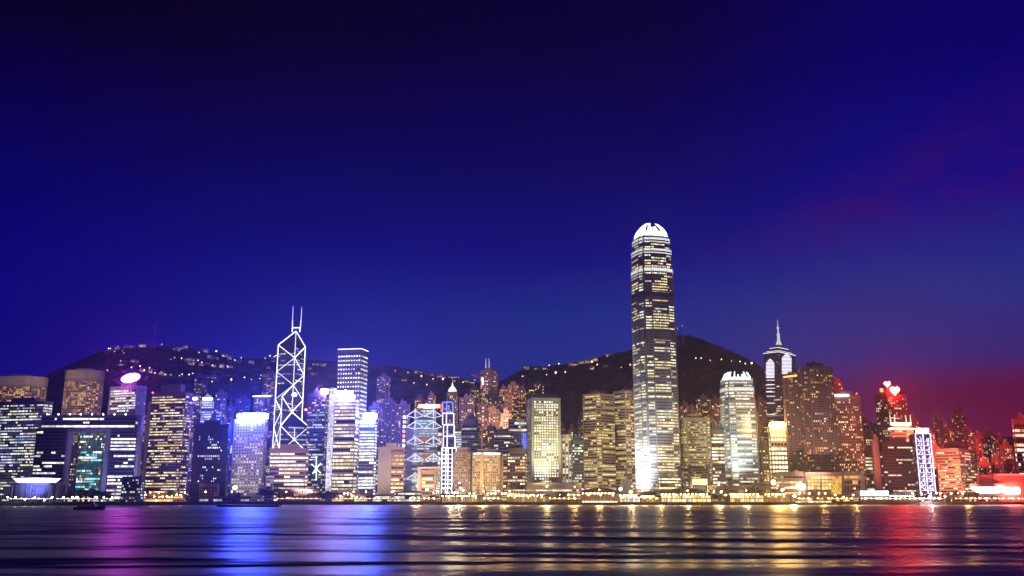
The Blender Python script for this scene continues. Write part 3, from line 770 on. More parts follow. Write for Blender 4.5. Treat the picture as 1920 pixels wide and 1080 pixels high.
# low glass chamber with glowing oval roof light
LD = 1120
root = thing('council_chamber', 'low glass council building with glowing oval roof on the left waterfront', 'public building', (X(58, 930, LD), LD + 20, 3))
block(root, 18, 99, 906, 940, LD, 30, wall((.12, .12, .2), .3), st(fh=19, bay=1.5, wr=.35, hr=.9, lit=.5, per=.2, pal=(COOL, (.5, .45, .8)), br=.16, spd=0, pier=.3, pr=.3, top=0), ('wall', 'windows', 'mullions'), yr=925)
piece(root, 'roof', wall((.3, .3, .36)), lambda m: m.box(X(14, 925, LD), X(103, 925, LD), LD - 3, LD + 33, Z(906, LD) + .01, Z(904.6, LD)))
pts = [(X(58, 900, LD) + 27 * math.cos(2 * math.pi * k / 24), LD + 14 + 15 * math.sin(2 * math.pi * k / 24)) for k in range(24)]
piece(root, 'oval_roof_light', lamp((.95, .95, 1), 3.2), lambda m: m.prism(inset(pts, .8), Z(904.5, LD), Z(897, LD), pts))
piece(root, 'roof_cap', wall((.5, .5, .55)), lambda m: m.prism(inset(pts, 1.06), Z(897, LD) + .01, Z(895.4, LD)))
tower('low_block', 'square framed glass pavilion with small lit signs beside the arch building', 228, 270, 895, 1130, (.13, .13, .2), S_(OFF, lit=.22, per=.2, bay=2, fh=3.4, pal=(COOL, GREEN, PINK, WHITE), br=.8), xc=264, a=8, cat='pavilion', plant=0)

tower('apartment_tower', 'small orange lit apartment block beside the gold windowed tower', 266, 298, 772, 1800, BROWN, S_(RES, lit=.6, pal=(ORANGE, WARM, AMBER), br=1.0), xc=292, cat='apartment tower')
r, p, z0, zt = tower('office_tower', 'brown tower with rows of gold windows and a tall roof box', 284, 361, 737, 1390, (.25, .16, .14), S_(OFF, lit=.66, per=.55, bay=2.6, hr=.42, pal=(GOLD, AMBER, (1, .85, .4), CREAM), br=1.05), xc=348, a=14, plant=0)
piece(r, 'roof_box', wall((.25, .2, .24)), lambda m: m.prism(inset(p, .58), zt + 1.2, Z(721, 1400)))
piece(r, 'corner_wall', wall((.45, .4, .4)), lambda m: m.prism([(p[0][0] - 5, p[0][1]), (p[0][0] - .05, p[0][1] - .05), (p[0][0], p[0][1] + 18), (p[0][0] - 5, p[0][1] + 18)], 3, Z(752, 1400)))
piece(r, 'beacon', lamp((1, .08, .04), 12), lambda m: m.lathe((p[0][0] + 1, p[0][1], zt + 1), [(.8, 0), (1.2, 1), (.6, 2)], 6))
r, p, z0, zt = tower('office_tower', 'unlit black tower with a few white windows beside the gold one', 364, 432, 797, 1330, BLK, S_(GRID, lit=.17, per=.45, bay=2.7, fh=3.8, pal=(WHITE, COOL), br=1.3, spd=.2, pier=.2, base=22, top=14, margin=7), xc=428, a=5)
tower('low_block', 'small pink grid fronted block before the black tower', 373, 410, 908, 1290, (.36, .22, .2), S_(GRID, lit=.12, pal=(ORANGE,), bay=4, fh=4), xc=408, a=4, cat='low building', plant=0)
r, p, z0, zt = tower('office_tower', 'tan tower of square windows crowned by a blazing blue white sign', 439, 500, 787, 1370, (.58, .5, .44), S_(GRID, lit=.36, per=.25, bay=3.9, fh=4.1, wr=.5, hr=.42, pal=(CREAM, WHITE, GOLD), br=1.3), xc=496, a=6, side=S_(GRID, lit=.2, pal=(GOLD,)))
sign(r, 'roof_sign', 445, 503, 775, 785.5, 1366, BLUE_SIGN, 1.5)
piece(r, 'sign_posts', STEEL, lambda m: [m.bar(at(px, 788, 1369), at(px, 776, 1369), 1.0) for px in range(449, 500, 8)])
sign(r, 'base_lamp', 437, 444, 911, 918, 1350, lamp((1, .93, .7), 22), 1, 'oval')

# behind, between these
r, p, z0, zt = tower('office_tower', 'small tower with white roof sign behind the unlit black tower', 377, 401, 748, 1600, (.3, .32, .5), S_(OFF, lit=.6, pal=(COOL, WHITE), br=.8), xc=398)
sign(r, 'roof_sign', 380, 398, 745, 750.5, 1597, lamp((.85, .9, 1), 6), 1)
r, p, z0, zt = tower('apartment_tower', 'narrow apartment tower with white sign beside the gold windowed tower', 357, 379, 748, 1650, (.25, .25, .38), S_(RES, lit=.35), xc=374, cat='apartment tower')
sign(r, 'roof_sign', 358, 370, 745, 750, 1646, lamp((.9, .92, 1), 5), 1)
tower('apartment_tower', 'stepped bluish apartment tower behind the unlit black tower', 402, 426, 737, 1720, (.3, .32, .48), S_(RES, lit=.25, pal=(CREAM, COOL)), plan='cross', cat='apartment tower')
tower('apartment_tower', 'grey apartment tower on the slope above the gold windowed tower', 363, 389, 706, 2000, (.25, .26, .4), S_(RES, lit=.2), plan='cross', cat='apartment tower', z0=30)
tower('apartment_tower', 'dim bluish apartment tower behind the blue signed tower', 440, 470, 748, 1900, (.22, .24, .5), S_(RES, lit=.15), plan='cross', cat='apartment tower')
r, p, z0, zt = tower('apartment_tower', 'apartment tower with a lit roof edge behind the blue signed tower', 474, 506, 745, 1850, (.26, .28, .5), S_(RES, lit=.42, pal=(PINK, CREAM)), plan='cross', cat='apartment tower', plant=.3)
piece(r, 'roof_light', lamp((1, .95, .7), 4, False), lambda m: m.bar(at(474, 743, 1846), at(508, 743, 1846), 1.6))
tower('apartment_tower', 'apartment tower half hidden by the cross braced skyscraper', 500, 524, 758, 1950, (.25, .26, .45), S_(RES, lit=.3), plan='cross', cat='apartment tower')
tower('apartment_tower', 'hillside apartment block above the cross braced skyscraper base', 492, 520, 700, 2250, (.25, .24, .34), S_(RES, lit=.35, pal=(WARM, AMBER)), cat='apartment tower', z0=60)

# centre left
r, p, z0, zt = tower('office_tower', 'low brown banded block in front of the cross braced skyscraper', 506, 578, 842, 1340, (.34, .2, .17), S_(OFF, lit=.78, per=.8, fh=5.2, hr=.45, bay=2.6, pal=(CREAM, WHITE, GOLD), br=1.5, spd=.9), xc=574, a=5)
r, p, z0, zt = tower('office_tower', 'dark green glass tower with starry light pattern beside the cross braced skyscraper', 577, 618, 738, 1520, (.08, .12, .16), S_(OFF, lit=.42, per=.5, bay=2.2, pal=(GOLD, GREEN, CREAM), br=.8), xc=611, a=10)
sign(r, 'roof_sign', 602, 615, 729, 738, 1516, lamp((.7, .25, 1), 160), 1.2)
piece(r, 'light_star', lamp((.8, 1, .95), 3, False), lambda m: [m.bar(at(593 + dx, 878 + dy, 1518.5 + k * .02), at(593 - dx * .2, 878 - dy * .2, 1518.5 + k * .02), .9) for k, (dx, dy) in enumerate(((-9, -8), (9, -10), (0, 22), (-7, 10), (8, 9), (0, -22)))])
piece(r, 'side_beacon', lamp((1, .12, .2), 16), lambda m: m.lathe(at(573.5, 770, 1516), [(1, 0), (2.2, 1.5), (1, 3)], 8))
r, p, z0, zt = tower('office_tower', 'broad tower of golden window rows with blazing white rooftop sign', 624, 671, 742, 1345, (.22, .2, .17), S_(OFF, lit=.9, per=.85, fh=4.9, hr=.55, bay=2.5, pal=(GOLD, CREAM, (1, .85, .5)), br=1.15, fv=.4), xc=664, a=8, yr=840)
sign(r, 'roof_sign', 632, 661, 733, 746, 1341, lamp((.3, .24, 1), 240), 1.5)
piece(r, 'sign_posts', STEEL, lambda m: [m.bar(at(px, 750, 1343), at(px, 734, 1343), 1.0) for px in (636, 646, 656)])
block(r, 613, 623.6, 727, 926, 1347, 16, wall((.6, .6, .66)), st(fh=2.6, bay=1.9, wr=.7, hr=.7, lit=.97, per=.1, pal=((.85, .85, 1), WHITE), br=1.25, spd=.25, pier=.25, margin=.1, fv=.05), ('light_fin', 'light_grid', 'fin_ribs'), yr=840)
r, p, z0, zt = tower('office_tower', 'tall square tower dotted with point lights and bright roofline', 633, 690, 656, 1640, (.12, .14, .24), st(fh=7.6, bay=4.6, wr=.42, hr=.3, lit=.97, per=.1, pal=(CREAM, WHITE, (.9, 1, .8)), br=2.4, spd=.0, fv=.05, top=3), xc=677, a=12, plant=0, parapet=3)
piece(r, 'roof_light', lamp((.95, .95, 1), 2.2, False), lambda m: [m.bar((*Vector(p[i]) * .9995, zt + 2.2), (*Vector(p[i + 1]) * .9995, zt + 2.2), 1.2) for i in (0, 1)])
r, p, z0, zt = tower('office_tower', 'narrow tower of white window bands under a blue white sign', 674, 707, 788, 1360, (.3, .3, .36), S_(OFF, lit=.92, per=.9, fh=4.3, pal=(WHITE, COOL, (.95, 1, .8)), br=1.7, fv=.4), xc=703, a=8)
sign(r, 'roof_sign', 681, 706, 775, 786, 1356, lamp((.08, .12, 1), 700), 1.5)
piece(r, 'sign_posts', STEEL, lambda m: [m.bar(at(px, 789, 1358), at(px, 776, 1358), 1.0) for px in (684, 693, 702)])
r, p, z0, zt = tower('office_block', 'cream block with plain ribbed wall and warm banded half', 709, 757, 840, 1340, (.6, .5, .42), None, xc=757, a=2, cat='office block', plant=.4)
block(r, 733, 757.5, 845, 926, 1337, 2.5, wall((.4, .24, .17)), S_(OFF, lit=.85, fh=5.4, hr=.48, bay=3, pal=(AMBER, GOLD, WARM), br=1.1, spd=.7), ('banded_bay', 'windows', 'spandrels'), yr=880)
piece(r, 'ribs', wall((.6, .52, .45)), lambda m: [m.bar(at(px, 925, 1339.4), at(px, 842, 1339.4), 1.2) for px in (711, 714.5, 718, 721.5, 725, 728.5)], 'stuff')
r, p, z0, zt = tower('low_block', 'salmon stone box with bronze grid windows before the truss bank', 783, 826, 877, 1290, (.62, .36, .27), None, xc=826, a=2, cat='low building', plant=0)
block(r, 790, 815, 881, 928, 1288, 1.9, wall((.35, .2, .12)), S_(OFF, lit=.6, per=.7, fh=4.6, bay=1.6, wr=.8, hr=.62, pal=(GOLD, AMBER, CREAM), br=1.2, pier=.25), ('window_bay', 'windows', 'grille'), yr=905)
block(r, 816, 826, 881, 928, 1288.5, 1.4, wall((.3, .28, .18)), S_(GRID, lit=.3, bay=2.4, fh=3.4, pal=(GOLD, GREEN), br=.7), ('side_bay', 'windows', 'grille'), yr=905)

# mid levels behind the bank
tower('apartment_tower', 'tall thin apartment tower on the slope right of the dotted square tower', 705, 733, 706, 2050, (.24, .22, .36), S_(RES, lit=.28, pal=(PINK, CREAM, WARM)), plan='cross', cat='apartment tower', z0=20)
tower('apartment_tower', 'dim violet apartment tower left of the truss bank, lower of two', 690, 716, 762, 1800, (.26, .26, .5), S_(RES, lit=.22, pal=(PINK, COOL, CREAM)), plan='cross', cat='apartment tower')
tower('apartment_tower', 'wide violet apartment tower directly left of the truss bank', 716, 744, 752, 1900, (.22, .2, .42), S_(RES, lit=.2, pal=(WARM, CREAM)), plan='cross', cat='apartment tower')
tower('apartment_tower', 'violet apartment tower peeping over the truss bank stair lights', 742, 770, 758, 1850, (.24, .2, .42), S_(RES, lit=.2, pal=(PINK, CREAM)), plan='cross', cat='apartment tower')
r, p, z0, zt = tower('apartment_tower', 'apartment tower with small lit cupola behind the blue outlined tower', 837, 859, 735, 1950, BROWN, S_(RES, lit=.5, pal=(WARM, AMBER, CREAM), br=1.1), plan='oct', cat='apartment tower', plant=0)
c = center(p)
piece(r, 'cupola', lamp((.95, 1, .85), 1.6, False), lambda m: m.lathe((c.x, c.y, zt + 1), [(9, 0), (8, 5), (5, 9), (2, 12), (.6, 20)], 8))
tower('apartment_tower', 'plain violet apartment slab right of the cupola tower', 861, 894, 746, 1930, (.25, .2, .26), S_(RES, lit=.25), cat='apartment tower', xc=888)
r, p, z0, zt = tower('office_tower', 'dark tower with pyramid roof before the apartment blocks', 866, 902, 795, 1560, (.14, .16, .24), S_(OFF, lit=.25, fh=4.2, bay=3, pal=((.8, .9, .6), CREAM), br=.45), xc=897, a=10, plant=0)
c = center(p)
piece(r, 'pyramid_roof', wall((.12, .15, .2), .4), lambda m: (m.prism(inset(p, .7), zt + 1.2, zt + 8), m.prism(inset(p, .72), zt + 8.01, Z(775, 1570), inset(p, .03))))
tower('office_block', 'white lit block with twin aerials behind the blue outlined tower', 852, 868, 802, 1580, (.4, .4, .45), S_(OFF, lit=.8, pal=(WHITE, COOL), br=1.3), cat='office block', xc=865)
r, p, z0, zt = tower('apartment_tower', 'tallest mid level apartment tower with two white masts on its roof', 899, 935, 694, 2050, (.25, .17, .17), S_(RES, lit=.4, pal=(WARM, CREAM, AMBER), br=1.1), plan='cross', cat='apartment tower', plant=.5, z0=10)
for px in (911, 917): mast(r, at(px, 696, 2070), 28, .9, lamp((.9, .88, 1), 1.0, False))
piece(r, 'crane_arm', wall((.4, .08, .08)), lambda m: (m.bar(at(901, 709, 2045), at(884, 703, 2045), 3), m.bar(at(884, 703, 2045), at(900, 701, 2045), 1.4)))
piece(r, 'stair_light', lamp((.85, .85, 1), 1.8, False), lambda m: m.bar(at(905, 722, 2046), at(905, 708, 2046), 4))
for lb, xl, xr, yt, D in (('left of three amber lit apartment towers under the right ridge', 935, 954, 729, 1960), ('tall middle one of three amber lit apartment towers under the right ridge', 951, 974, 721, 1920), ('right of three amber lit apartment towers under the right ridge', 970, 987, 729, 1950)):
    tower('apartment_tower', lb, xl, xr, yt, D, (.33, .2, .16), S_(RES, lit=.42, pal=(WARM, AMBER, ORANGE), br=1.2), plan='cross', cat='apartment tower', group='amber lit apartment towers')
tower('apartment_tower', 'lower of two apartment towers above the round windowed office', 984, 1003, 728, 1990, (.28, .2, .18), S_(RES, lit=.35), plan='cross', cat='apartment tower')
tower('apartment_tower', 'higher of two apartment towers above the round windowed office', 1000, 1021, 718, 2030, (.28, .2, .18), S_(RES, lit=.38), plan='cross', cat='apartment tower')
for k, (lb, xl, xr, yt, D) in enumerate((('brown apartment tower behind the pyramid roof', 895, 916, 760, 1850), ('dense brown apartment tower behind the overhanging white block', 915, 938, 768, 1800), ('low brown apartment tower behind the banded brown office', 936, 958, 790, 1750), ('brown apartment tower left of the overhanging white block', 880, 898, 790, 1700))):
    tower('apartment_tower', lb, xl, xr, yt, D, (.28, .19, .18), S_(RES, lit=.34, pal=(WARM, PINK, CREAM)), plan='cross', cat='apartment tower')
tower('office_tower', 'brown banded office between the hotels and the overhanging white block', 926, 962, 811, 1480, (.36, .25, .19), S_(OFF, lit=.6, fh=4.8, bay=3, hr=.42, pal=(AMBER, CREAM, GOLD), br=1.05, spd=.8), xc=957, a=6)
r, p, z0, zt = tower('office_tower', 'white lit block whose wide head overhangs its stem', 964, 986, 810, 1440, (.55, .52, .4), S_(GRID, lit=.4, pal=(CREAM, GOLD), br=.8), xc=984, a=4, plant=0, parapet=0)
block(r, 953, 988, 786, 809.8, 1434, 34, wall((.6, .57, .45)), S_(OFF, lit=.75, per=.6, fh=5, bay=3, pal=(WHITE, CREAM), br=1.4, pier=.3), ('overhanging_head', 'windows', 'spandrels'), yr=800)
piece(r, 'blue_light', lamp((.08, .15, 1), 2.6, False), lambda m: [m.bar(at(980 + dx, 845, 1432.6), at(982 + dx, 812, 1432.6), 1.1) for dx in (0, 3.2, 6)])
tower('office_block', 'dark brown block with gold windows left of the round windowed office', 951, 988, 842, 1330, (.17, .1, .08), S_(OFF, lit=.5, per=.5, fh=4.4, bay=3.2, wr=.75, pal=(GOLD, CREAM, WARM), br=1.2), xc=985, a=4, cat='office block', plant=.6)
tower('hotel_block', 'left tan hotel with fine window grid and curved front', 849, 889, 848, 1330, (.55, .4, .28), S_(GRID, lit=.4, fh=3.4, bay=2.4, pal=(AMBER, GOLD, (.9, .9, .5)), br=.7), plan='oct', cat='hotel', plant=.7)
r, p, z0, zt = tower('hotel_block', 'right tan hotel with uplit pilasters and white roof line', 886, 943, 851, 1310, (.55, .42, .28), S_(GRID, lit=.5, fh=3.4, bay=2.5, pal=(AMBER, GOLD, (.9, .9, .5)), br=.75), xc=938, a=4, cat='hotel', plant=.7)
piece(r, 'roof_light', lamp((.95, .95, 1), 3, False), lambda m: (m.bar(at(888, 850.5, 1307), at(903, 850, 1307), 1.5), m.bar(at(906, 850, 1307), at(938, 850.5, 1307), 1.8)))
PIL = wall((.62, .42, .24))
for px, w in ((903, 6), (942, 3)):
    piece(r, 'pilaster', PIL, lambda m: m.box(X(px - w / 2, 890, 1306), X(px + w / 2, 890, 1306), 1306, 1309, 3, Z(853, 1306)))

# round windowed office and neighbours
r, p, z0, zt = tower('office_tower', 'pale slab pierced by small bright windows with dark chamfered roof', 987, 1051, 747, 1370, (.52, .52, .38), st(fh=3.75, bay=3.45, wr=.5, hr=.5, lit=.66, per=.55, pal=(CREAM, WHITE, GOLD), br=1.7, spd=.45, pier=.45, margin=3.5, fv=.5, top=3), xc=996.5, a=80, plant=0)
piece(r, 'chamfered_roof', wall((.10, .10, .16), .5), lambda m: m.prism(inset(p, 1.0), zt + 1.21, zt + 7, inset(p, .84)))
tower('podium_block', 'long cream podium with warm ribbon windows under the pierced pale slab', 986, 1090, 907, 1300, (.62, .56, .4), S_(OFF, lit=.6, per=.6, fh=6, hr=.3, bay=3, pal=(GOLD, CREAM), br=1.2), xc=988, a=88, cat='podium', plant=0)
tower('office_block', 'narrow white pillared block right of the pierced pale slab', 1052, 1072, 816, 1420, (.55, .5, .38), S_(GRID, lit=.55, bay=4.2, fh=4, wr=.55, hr=.75, pal=(CREAM, WHITE), br=1.0, pier=.8), xc=1053, a=86, cat='office block', plant=0)
tower('office_tower', 'dark glass block between the pillared block and the banded twin towers', 1071, 1094, 826, 1400, (.06, .09, .09), S_(OFF, lit=.42, per=.5, bay=2.4, pal=(CREAM, GREEN, COOL), br=1.0), xc=1073, a=86)
tower('apartment_tower', 'brown apartment tower left of the banded twin towers, on the dark hill foot', 1083, 1100, 783, 1750, (.3, .22, .18), S_(RES, lit=.25), plan='cross', cat='apartment tower')
TW = S_(OFF, lit=.55, per=.85, fh=4.2, hr=.46, bay=2.6, pal=(GOLD, (.9, .8, .35), AMBER), br=.85, spd=.7)
tower('office_tower', 'left banded gold twin tower with rounded corners beside the tallest skyscraper', 1089, 1156, 738, 1450, (.42, .33, .2), TW, xc=1122, a=48, plan='oct', group='banded twin towers')
tower('office_tower', 'right banded gold twin tower partly hidden behind the tallest skyscraper', 1146, 1216, 733, 1490, (.4, .3, .2), TW, xc=1176, a=45, plan='oct', group='banded twin towers')
tower('low_block', 'blank greenish box at the foot of the banded twin towers', 1164, 1184, 902, 1300, (.42, .44, .34), None, xc=1166, a=86, cat='low building', plant=0)
tower('office_tower', 'olive banded office right of the tallest skyscraper', 1276, 1332, 784, 1400, OLIVE, S_(OFF, lit=.45, per=.5, fh=3.6, bay=2.2, hr=.4, pal=(GOLD, (.9, .9, .5)), br=.85, spd=.7, margin=2), xc=1281, a=84, plan='oct')
tower('office_block', 'dark block with bright white rows between olive office and claw crowned tower', 1331, 1362, 806, 1440, (.16, .12, .1), S_(OFF, lit=.7, per=.7, fh=5, bay=3, pal=(CREAM, WHITE, WARM), br=1.4), xc=1333, a=86, cat='office block')
for lb, xl, xr, yt, D in (('small apartment tower right behind the tallest skyscraper', 1273, 1296, 760, 1850), ('stepped apartment tower above the olive office', 1304, 1336, 747, 1900), ('apartment tower left behind the claw crowned smaller tower', 1330, 1360, 753, 1850), ('dim olive apartment tower right of the claw crowned smaller tower', 1415, 1440, 752, 1800)):
    tower('apartment_tower', lb, xl, xr, yt, D, (.26, .17, .15), S_(RES, lit=.3, pal=(WARM, AMBER, GOLD)), plan='cross', cat='apartment tower')
r, p, z0, zt = tower('office_tower', 'golden lit tower with blazing crown below the spire tower', 1441, 1475, 803, 1370, (.5, .36, .18), S_(GRID, lit=.85, per=.8, fh=6.4, bay=4.6, wr=.72, hr=.55, pal=(CREAM, GOLD, (1, .85, .5)), br=2.1, spd=.6, pier=.6), xc=1444, a=86, plant=.8)
sign(r, 'crown_light', 1443, 1473, 792, 801, 1366, lamp((1, .5, .08), 200), 1.5)

# pair of slim residential towers, hotel and their long podium
RT = st(fh=3.4, bay=3.3, wr=.55, hr=.5, lit=.14, per=.35, pal=(WARM, AMBER, CREAM, ORANGE), br=1.1, spd=0, pier=.7, pr=1.1, fv=.5, dim=.015)
r, p, z0, zt = tower('apartment_tower', 'left slim ribbed tower with gold lit cornice in front of the spire tower', 1467, 1502, 706, 1352, (.24, .2, .22), RT, xc=1472, a=84, cat='apartment tower', plan='cross', plant=.4)
piece(r, 'cornice_light', lamp((1, .62, .12), 1.6, False), lambda m: m.bar(at(1469, 707, 1345), at(1494, 704, 1345), 2.4))
tower('apartment_tower', 'broad ribbed residential tower with scattered orange windows, right of the spire tower', 1495, 1564, 688, 1335, (.22, .18, .2), S_(RT, lit=.2), xc=1505, a=80, cat='apartment tower', plan='cross', plant=.5)
r, p, z0, zt = tower('hotel_block', 'tan hotel tower full of orange dots with white sign strip', 1562, 1617, 742, 1350, (.34, .22, .18), S_(GRID, lit=.34, per=.15, fh=3.5, bay=3.0, pal=(WARM, CREAM, AMBER), br=1.25), xc=1568, a=80, cat='hotel', yr=800)
sign(r, 'roof_sign', 1565, 1592, 739, 743.5, 1346, lamp((1, .8, .95), 4, False), 1)
for px in (1561, 1606): piece(r, 'beacon', lamp((1, .06, .04), 14), lambda m: m.lathe(at(px, 739, 1346), [(.6, 0), (1, .8), (.5, 1.6)], 6))
tower('apartment_tower', 'dark red stepped tower peeping behind the orange dotted hotel', 1556, 1582, 716, 1600, (.25, .12, .13), S_(RES, lit=.06), plan='cross', cat='apartment tower')
PD = 1285
root = thing('shopping_podium', 'long pale shopping podium with tall orange lit windows under the ribbed towers', 'shopping centre', (X(1550, 930, PD), PD + 20, 3))
block(root, 1512, 1622, 888, 940, PD, 60, wall((.42, .3, .26)), None, ('wall',), yr=915)
block(root, 1470, 1511.7, 884, 940, PD + 8, 50, wall((.46, .4, .3)), S_(OFF, lit=.5, fh=7, hr=.3, bay=4, pal=(AMBER, GOLD), br=1), ('side_wing', 'windows', 'spandrels'), yr=915)
piece(root, 'roof_slab', wall((.45, .36, .32)), lambda m: m.box(X(1510, 915, PD), X(1624, 915, PD), PD - 3, PD + 62, Z(888, PD) + .01, Z(885.6, PD)))
for row, (ya, yb) in enumerate(((893, 898), (900, 904.5), (906, 910.5), (912, 917.5))):
    for q in range(7):
        px = 1514.5 + q * 6.1 + (2 if q > 3 else 0)
        k = random.uniform(.5, 1.9); c_ = random.choice((AMBER, GOLD, WARM))
        piece(root, 'window', GLASS, lambda m: m.plate([(X(px, yb, PD), Z(yb, PD)), (X(px + 5, yb, PD), Z(yb, PD)), (X(px + 5, ya, PD), Z(ya, PD)), (X(px, ya, PD), Z(ya, PD))], PD - .4, .3, (c_[0] * k, c_[1] * k, c_[2] * k)))
piece(root, 'gold_curtain_wall', GLASS, lambda m: [m.plate([(X(px, y + 2.2, PD), Z(y + 2.2, PD)), (X(px + 1.7, y + 2.2, PD), Z(y + 2.2, PD)), (X(px + 1.7, y, PD), Z(y, PD)), (X(px, y, PD), Z(y, PD))], PD - .5, .3, tuple(v * random.uniform(.25, 1.5) for v in (1, .6, .12))) for px in np.arange(1559, 1577, 2.1) for y in np.arange(893, 925, 2.8)], 'stuff')
for row, (ya, yb) in enumerate(((892, 897), (901, 908), (910, 922))):
    for q in range(6):
        px = 1583 + q * 5.2; k = random.uniform(.4, 1.0) if (row == 0 or (row == 1 and q in (3, 4))) else .02
        piece(root, 'window', GLASS, lambda m: m.plate([(X(px, yb, PD), Z(yb, PD)), (X(px + 4.4, yb, PD), Z(yb, PD)), (X(px + 4.4, ya, PD), Z(ya, PD)), (X(px, ya, PD), Z(ya, PD))], PD - .4, .3, (1 * k, .5 * k, .16 * k)))
sign(root, 'lit_logo_sign', 1495, 1511, 907, 917, PD + 4, lamp((1, .85, .85), 12), 1, 'oval', math.radians(-14))
sign(root, 'round_sign', 1446, 1454, 900, 909, PD + 6, lamp((1, .62, .4), 16), 1, 'oval')
TOWERS.append((root, 1550, PD))

# right side
r, p, z0, zt = tower('office_tower', 'dark red tower topped by a blazing red heart shaped sign', 1641, 1700, 738, 1520, (.2, .06, .06), S_(GRID, lit=.3, per=.45, fh=4, bay=3.4, wr=.65, pal=(CREAM, (1, .75, .4), WARM), br=1.0), xc=1664, a=60, plant=.6)
RED_SIGN = lamp((1, .02, .012), 230)
def heart(cx, cz, r_): return [(cx + r_ * .0625 * 16 * math.sin(t_) ** 3, cz + r_ * .0625 * (13 * math.cos(t_) - 5 * math.cos(2 * t_) - 2 * math.cos(3 * t_) - math.cos(4 * t_))) for t_ in [-(2 * math.pi * k / 26) for k in range(26)]]
for px, py, rr in ((1664, 720, 5.0), (1678, 732, 7.6)):
    q = at(px, py, 1518); piece(r, 'heart_sign', RED_SIGN, lambda m: m.plate(heart(q.x, q.z, rr), 1518, 1.5))
sign(r, 'amber_sign', 1650, 1656, 728, 735, 1518, lamp((1, .3, .06), 3, False), 1)
piece(r, 'sign_posts', DARK, lambda m: [m.bar(at(px, 742, 1522), at(px, 722, 1522), 1.2) for px in (1662, 1668, 1674, 1684)])
r, p, z0, zt = tower('office_tower', 'olive tower with glowing white ring crown and spikes, before the heart signed tower', 1668, 1714, 803, 1440, (.3, .24, .14), S_(OFF, lit=.7, fh=4.6, bay=3, pal=((.9, .9, .5), GOLD), br=.8), xc=1673, a=80, plan='oct', plant=0)
piece(r, 'crown_drum', wall((.6, .5, .4)), lambda m: m.prism(inset(p, .75), zt + 1.3, zt + 9))
ring = lamp((1, .6, .36), 9)
piece(r, 'crown_ring', ring, lambda m: [m.bar((*inset(p, 1.05)[k], zt - .5), (*inset(p, 1.05)[(k + 1) % 8], zt - .5), 1.8) for k in range(8)])
piece(r, 'crown_glow_band', ring, lambda m: [m.bar((*inset(p, .78)[k], zt + 7), (*inset(p, .78)[(k + 1) % 8], zt + 7), 3.4) for k in range(8)])
for k in (1, 3, 5, 7): mast(r, (*inset(p, .85)[k], zt + 6), 15, .7, lamp((1, .8, .6), 1.6, False), 'spike')
tower('office_block', 'wide near black block with broken white window rows before the ring crowned tower', 1652, 1721, 829, 1330, (.04, .018, .016), S_(OFF, lit=.28, per=.75, fh=4.2, bay=2.8, hr=.4, pal=(CREAM, WHITE, (1, .85, .6)), br=1.3, fv=1), xc=1656, a=84, cat='office block', yr=870)
tower('office_block', 'pinkish blank end wall block left of the near black block', 1637, 1655, 828, 1345, (.4, .25, .22), None, xc=1639, a=84, cat='office block', yr=870)
tower('office_block', 'green lit banded block behind the blank end wall block', 1618, 1641, 848, 1420, (.25, .22, .18), S_(OFF, lit=.6, fh=5, pal=((.8, 1, .7), CREAM, GOLD), br=.9), xc=1620, a=84, cat='office block', yr=880)
root = thing('light_grid_tower', 'slim tower covered with a blue white ladder of light tubes', 'office tower', (X(1738, 900, 1320), 1330, 3))
x0, x1, z0, z1 = block(root, 1721, 1749, 813, 925, 1320, 22, wall((.05, .04, .1), .5), st(fh=5.6, bay=4, wr=.5, hr=.35, lit=.3, per=.2, pal=(PINK, COOL, CREAM), br=.6, spd=0), ('wall', 'windows', 'spandrels'), yr=870)
LT = lamp((.62, .6, 1), 2.6, False); y = 1319.2
sg = [((x, y, z0), (x, y, z1)) for x in (x0, (x0 + x1) / 2, x1)] + [((x0, y, z1), (x1, y, z1))]
neon(root, LT, sg, 1.1)
sg = []; z = z0 + 4
while z < z1 - 6:
    for xa in (x0 + 2, (x0 + x1) / 2 + 2):
        sg.append(((xa, y, z), (xa + 6.5, y, z))); sg.append(((xa + random.choice((0, 3, 6.5)), y, z), (xa + random.choice((0, 3, 6.5)), y, z + 4.2)))
        sg.append(((xa + 5, y, z), (xa + 5, y, z + 4.4)))
    z += 6
neon(root, LT, sg, .75)
sign(root, 'roof_sign', 1717, 1728, 803, 811, 1318, lamp((1, .12, .1), 160), 1.2); sign(root, 'roof_sign', 1729, 1741, 803, 811, 1318, lamp((1, .25, .3), 26), 1.2)
piece(root, 'sign_posts', STEEL, lambda m: [m.bar(at(px, 814, 1320), at(px, 804, 1320), .9) for px in (1720, 1726, 1732, 1738)])
TOWERS.append((root, 1735, 1320))
r, p, z0, zt = tower('office_block', 'salmon banded office block with blocky red roof house at the right', 1757, 1833, 842, 1320, (.62, .3, .22), S_(OFF, lit=.5, per=.55, fh=4, bay=2.6, hr=.4, pal=((1, .85, .5), CREAM, AMBER), br=1.0, spd=.8), xc=1800, a=40, cat='office block', plant=0, yr=870)
piece(r, 'roof_house', wall((.6, .16, .13)), lambda m: m.prism(inset(p, .62), zt + 1.21, zt + 10))
piece(r, 'roof_house_step', wall((.6, .16, .13)), lambda m: m.prism(inset(p, .4), zt + 10.01, zt + 13))
tower('office_block', 'tan slab with small windows between the light ladder tower and salmon block', 1748, 1762, 868, 1380, (.45, .25, .18), S_(GRID, lit=.2), xc=1750, a=84, cat='office block', plant=0)
r, p, z0, zt = tower('office_tower', 'red lit tower with bright white bands cut by the right edge', 1898, 1945, 787, 1400, (.5, .07, .05), S_(OFF, lit=.6, fh=7, hr=.55, bay=4, pal=((1, .8, .7), (1, .5, .3), WHITE), br=1.6), xc=1901, a=84)
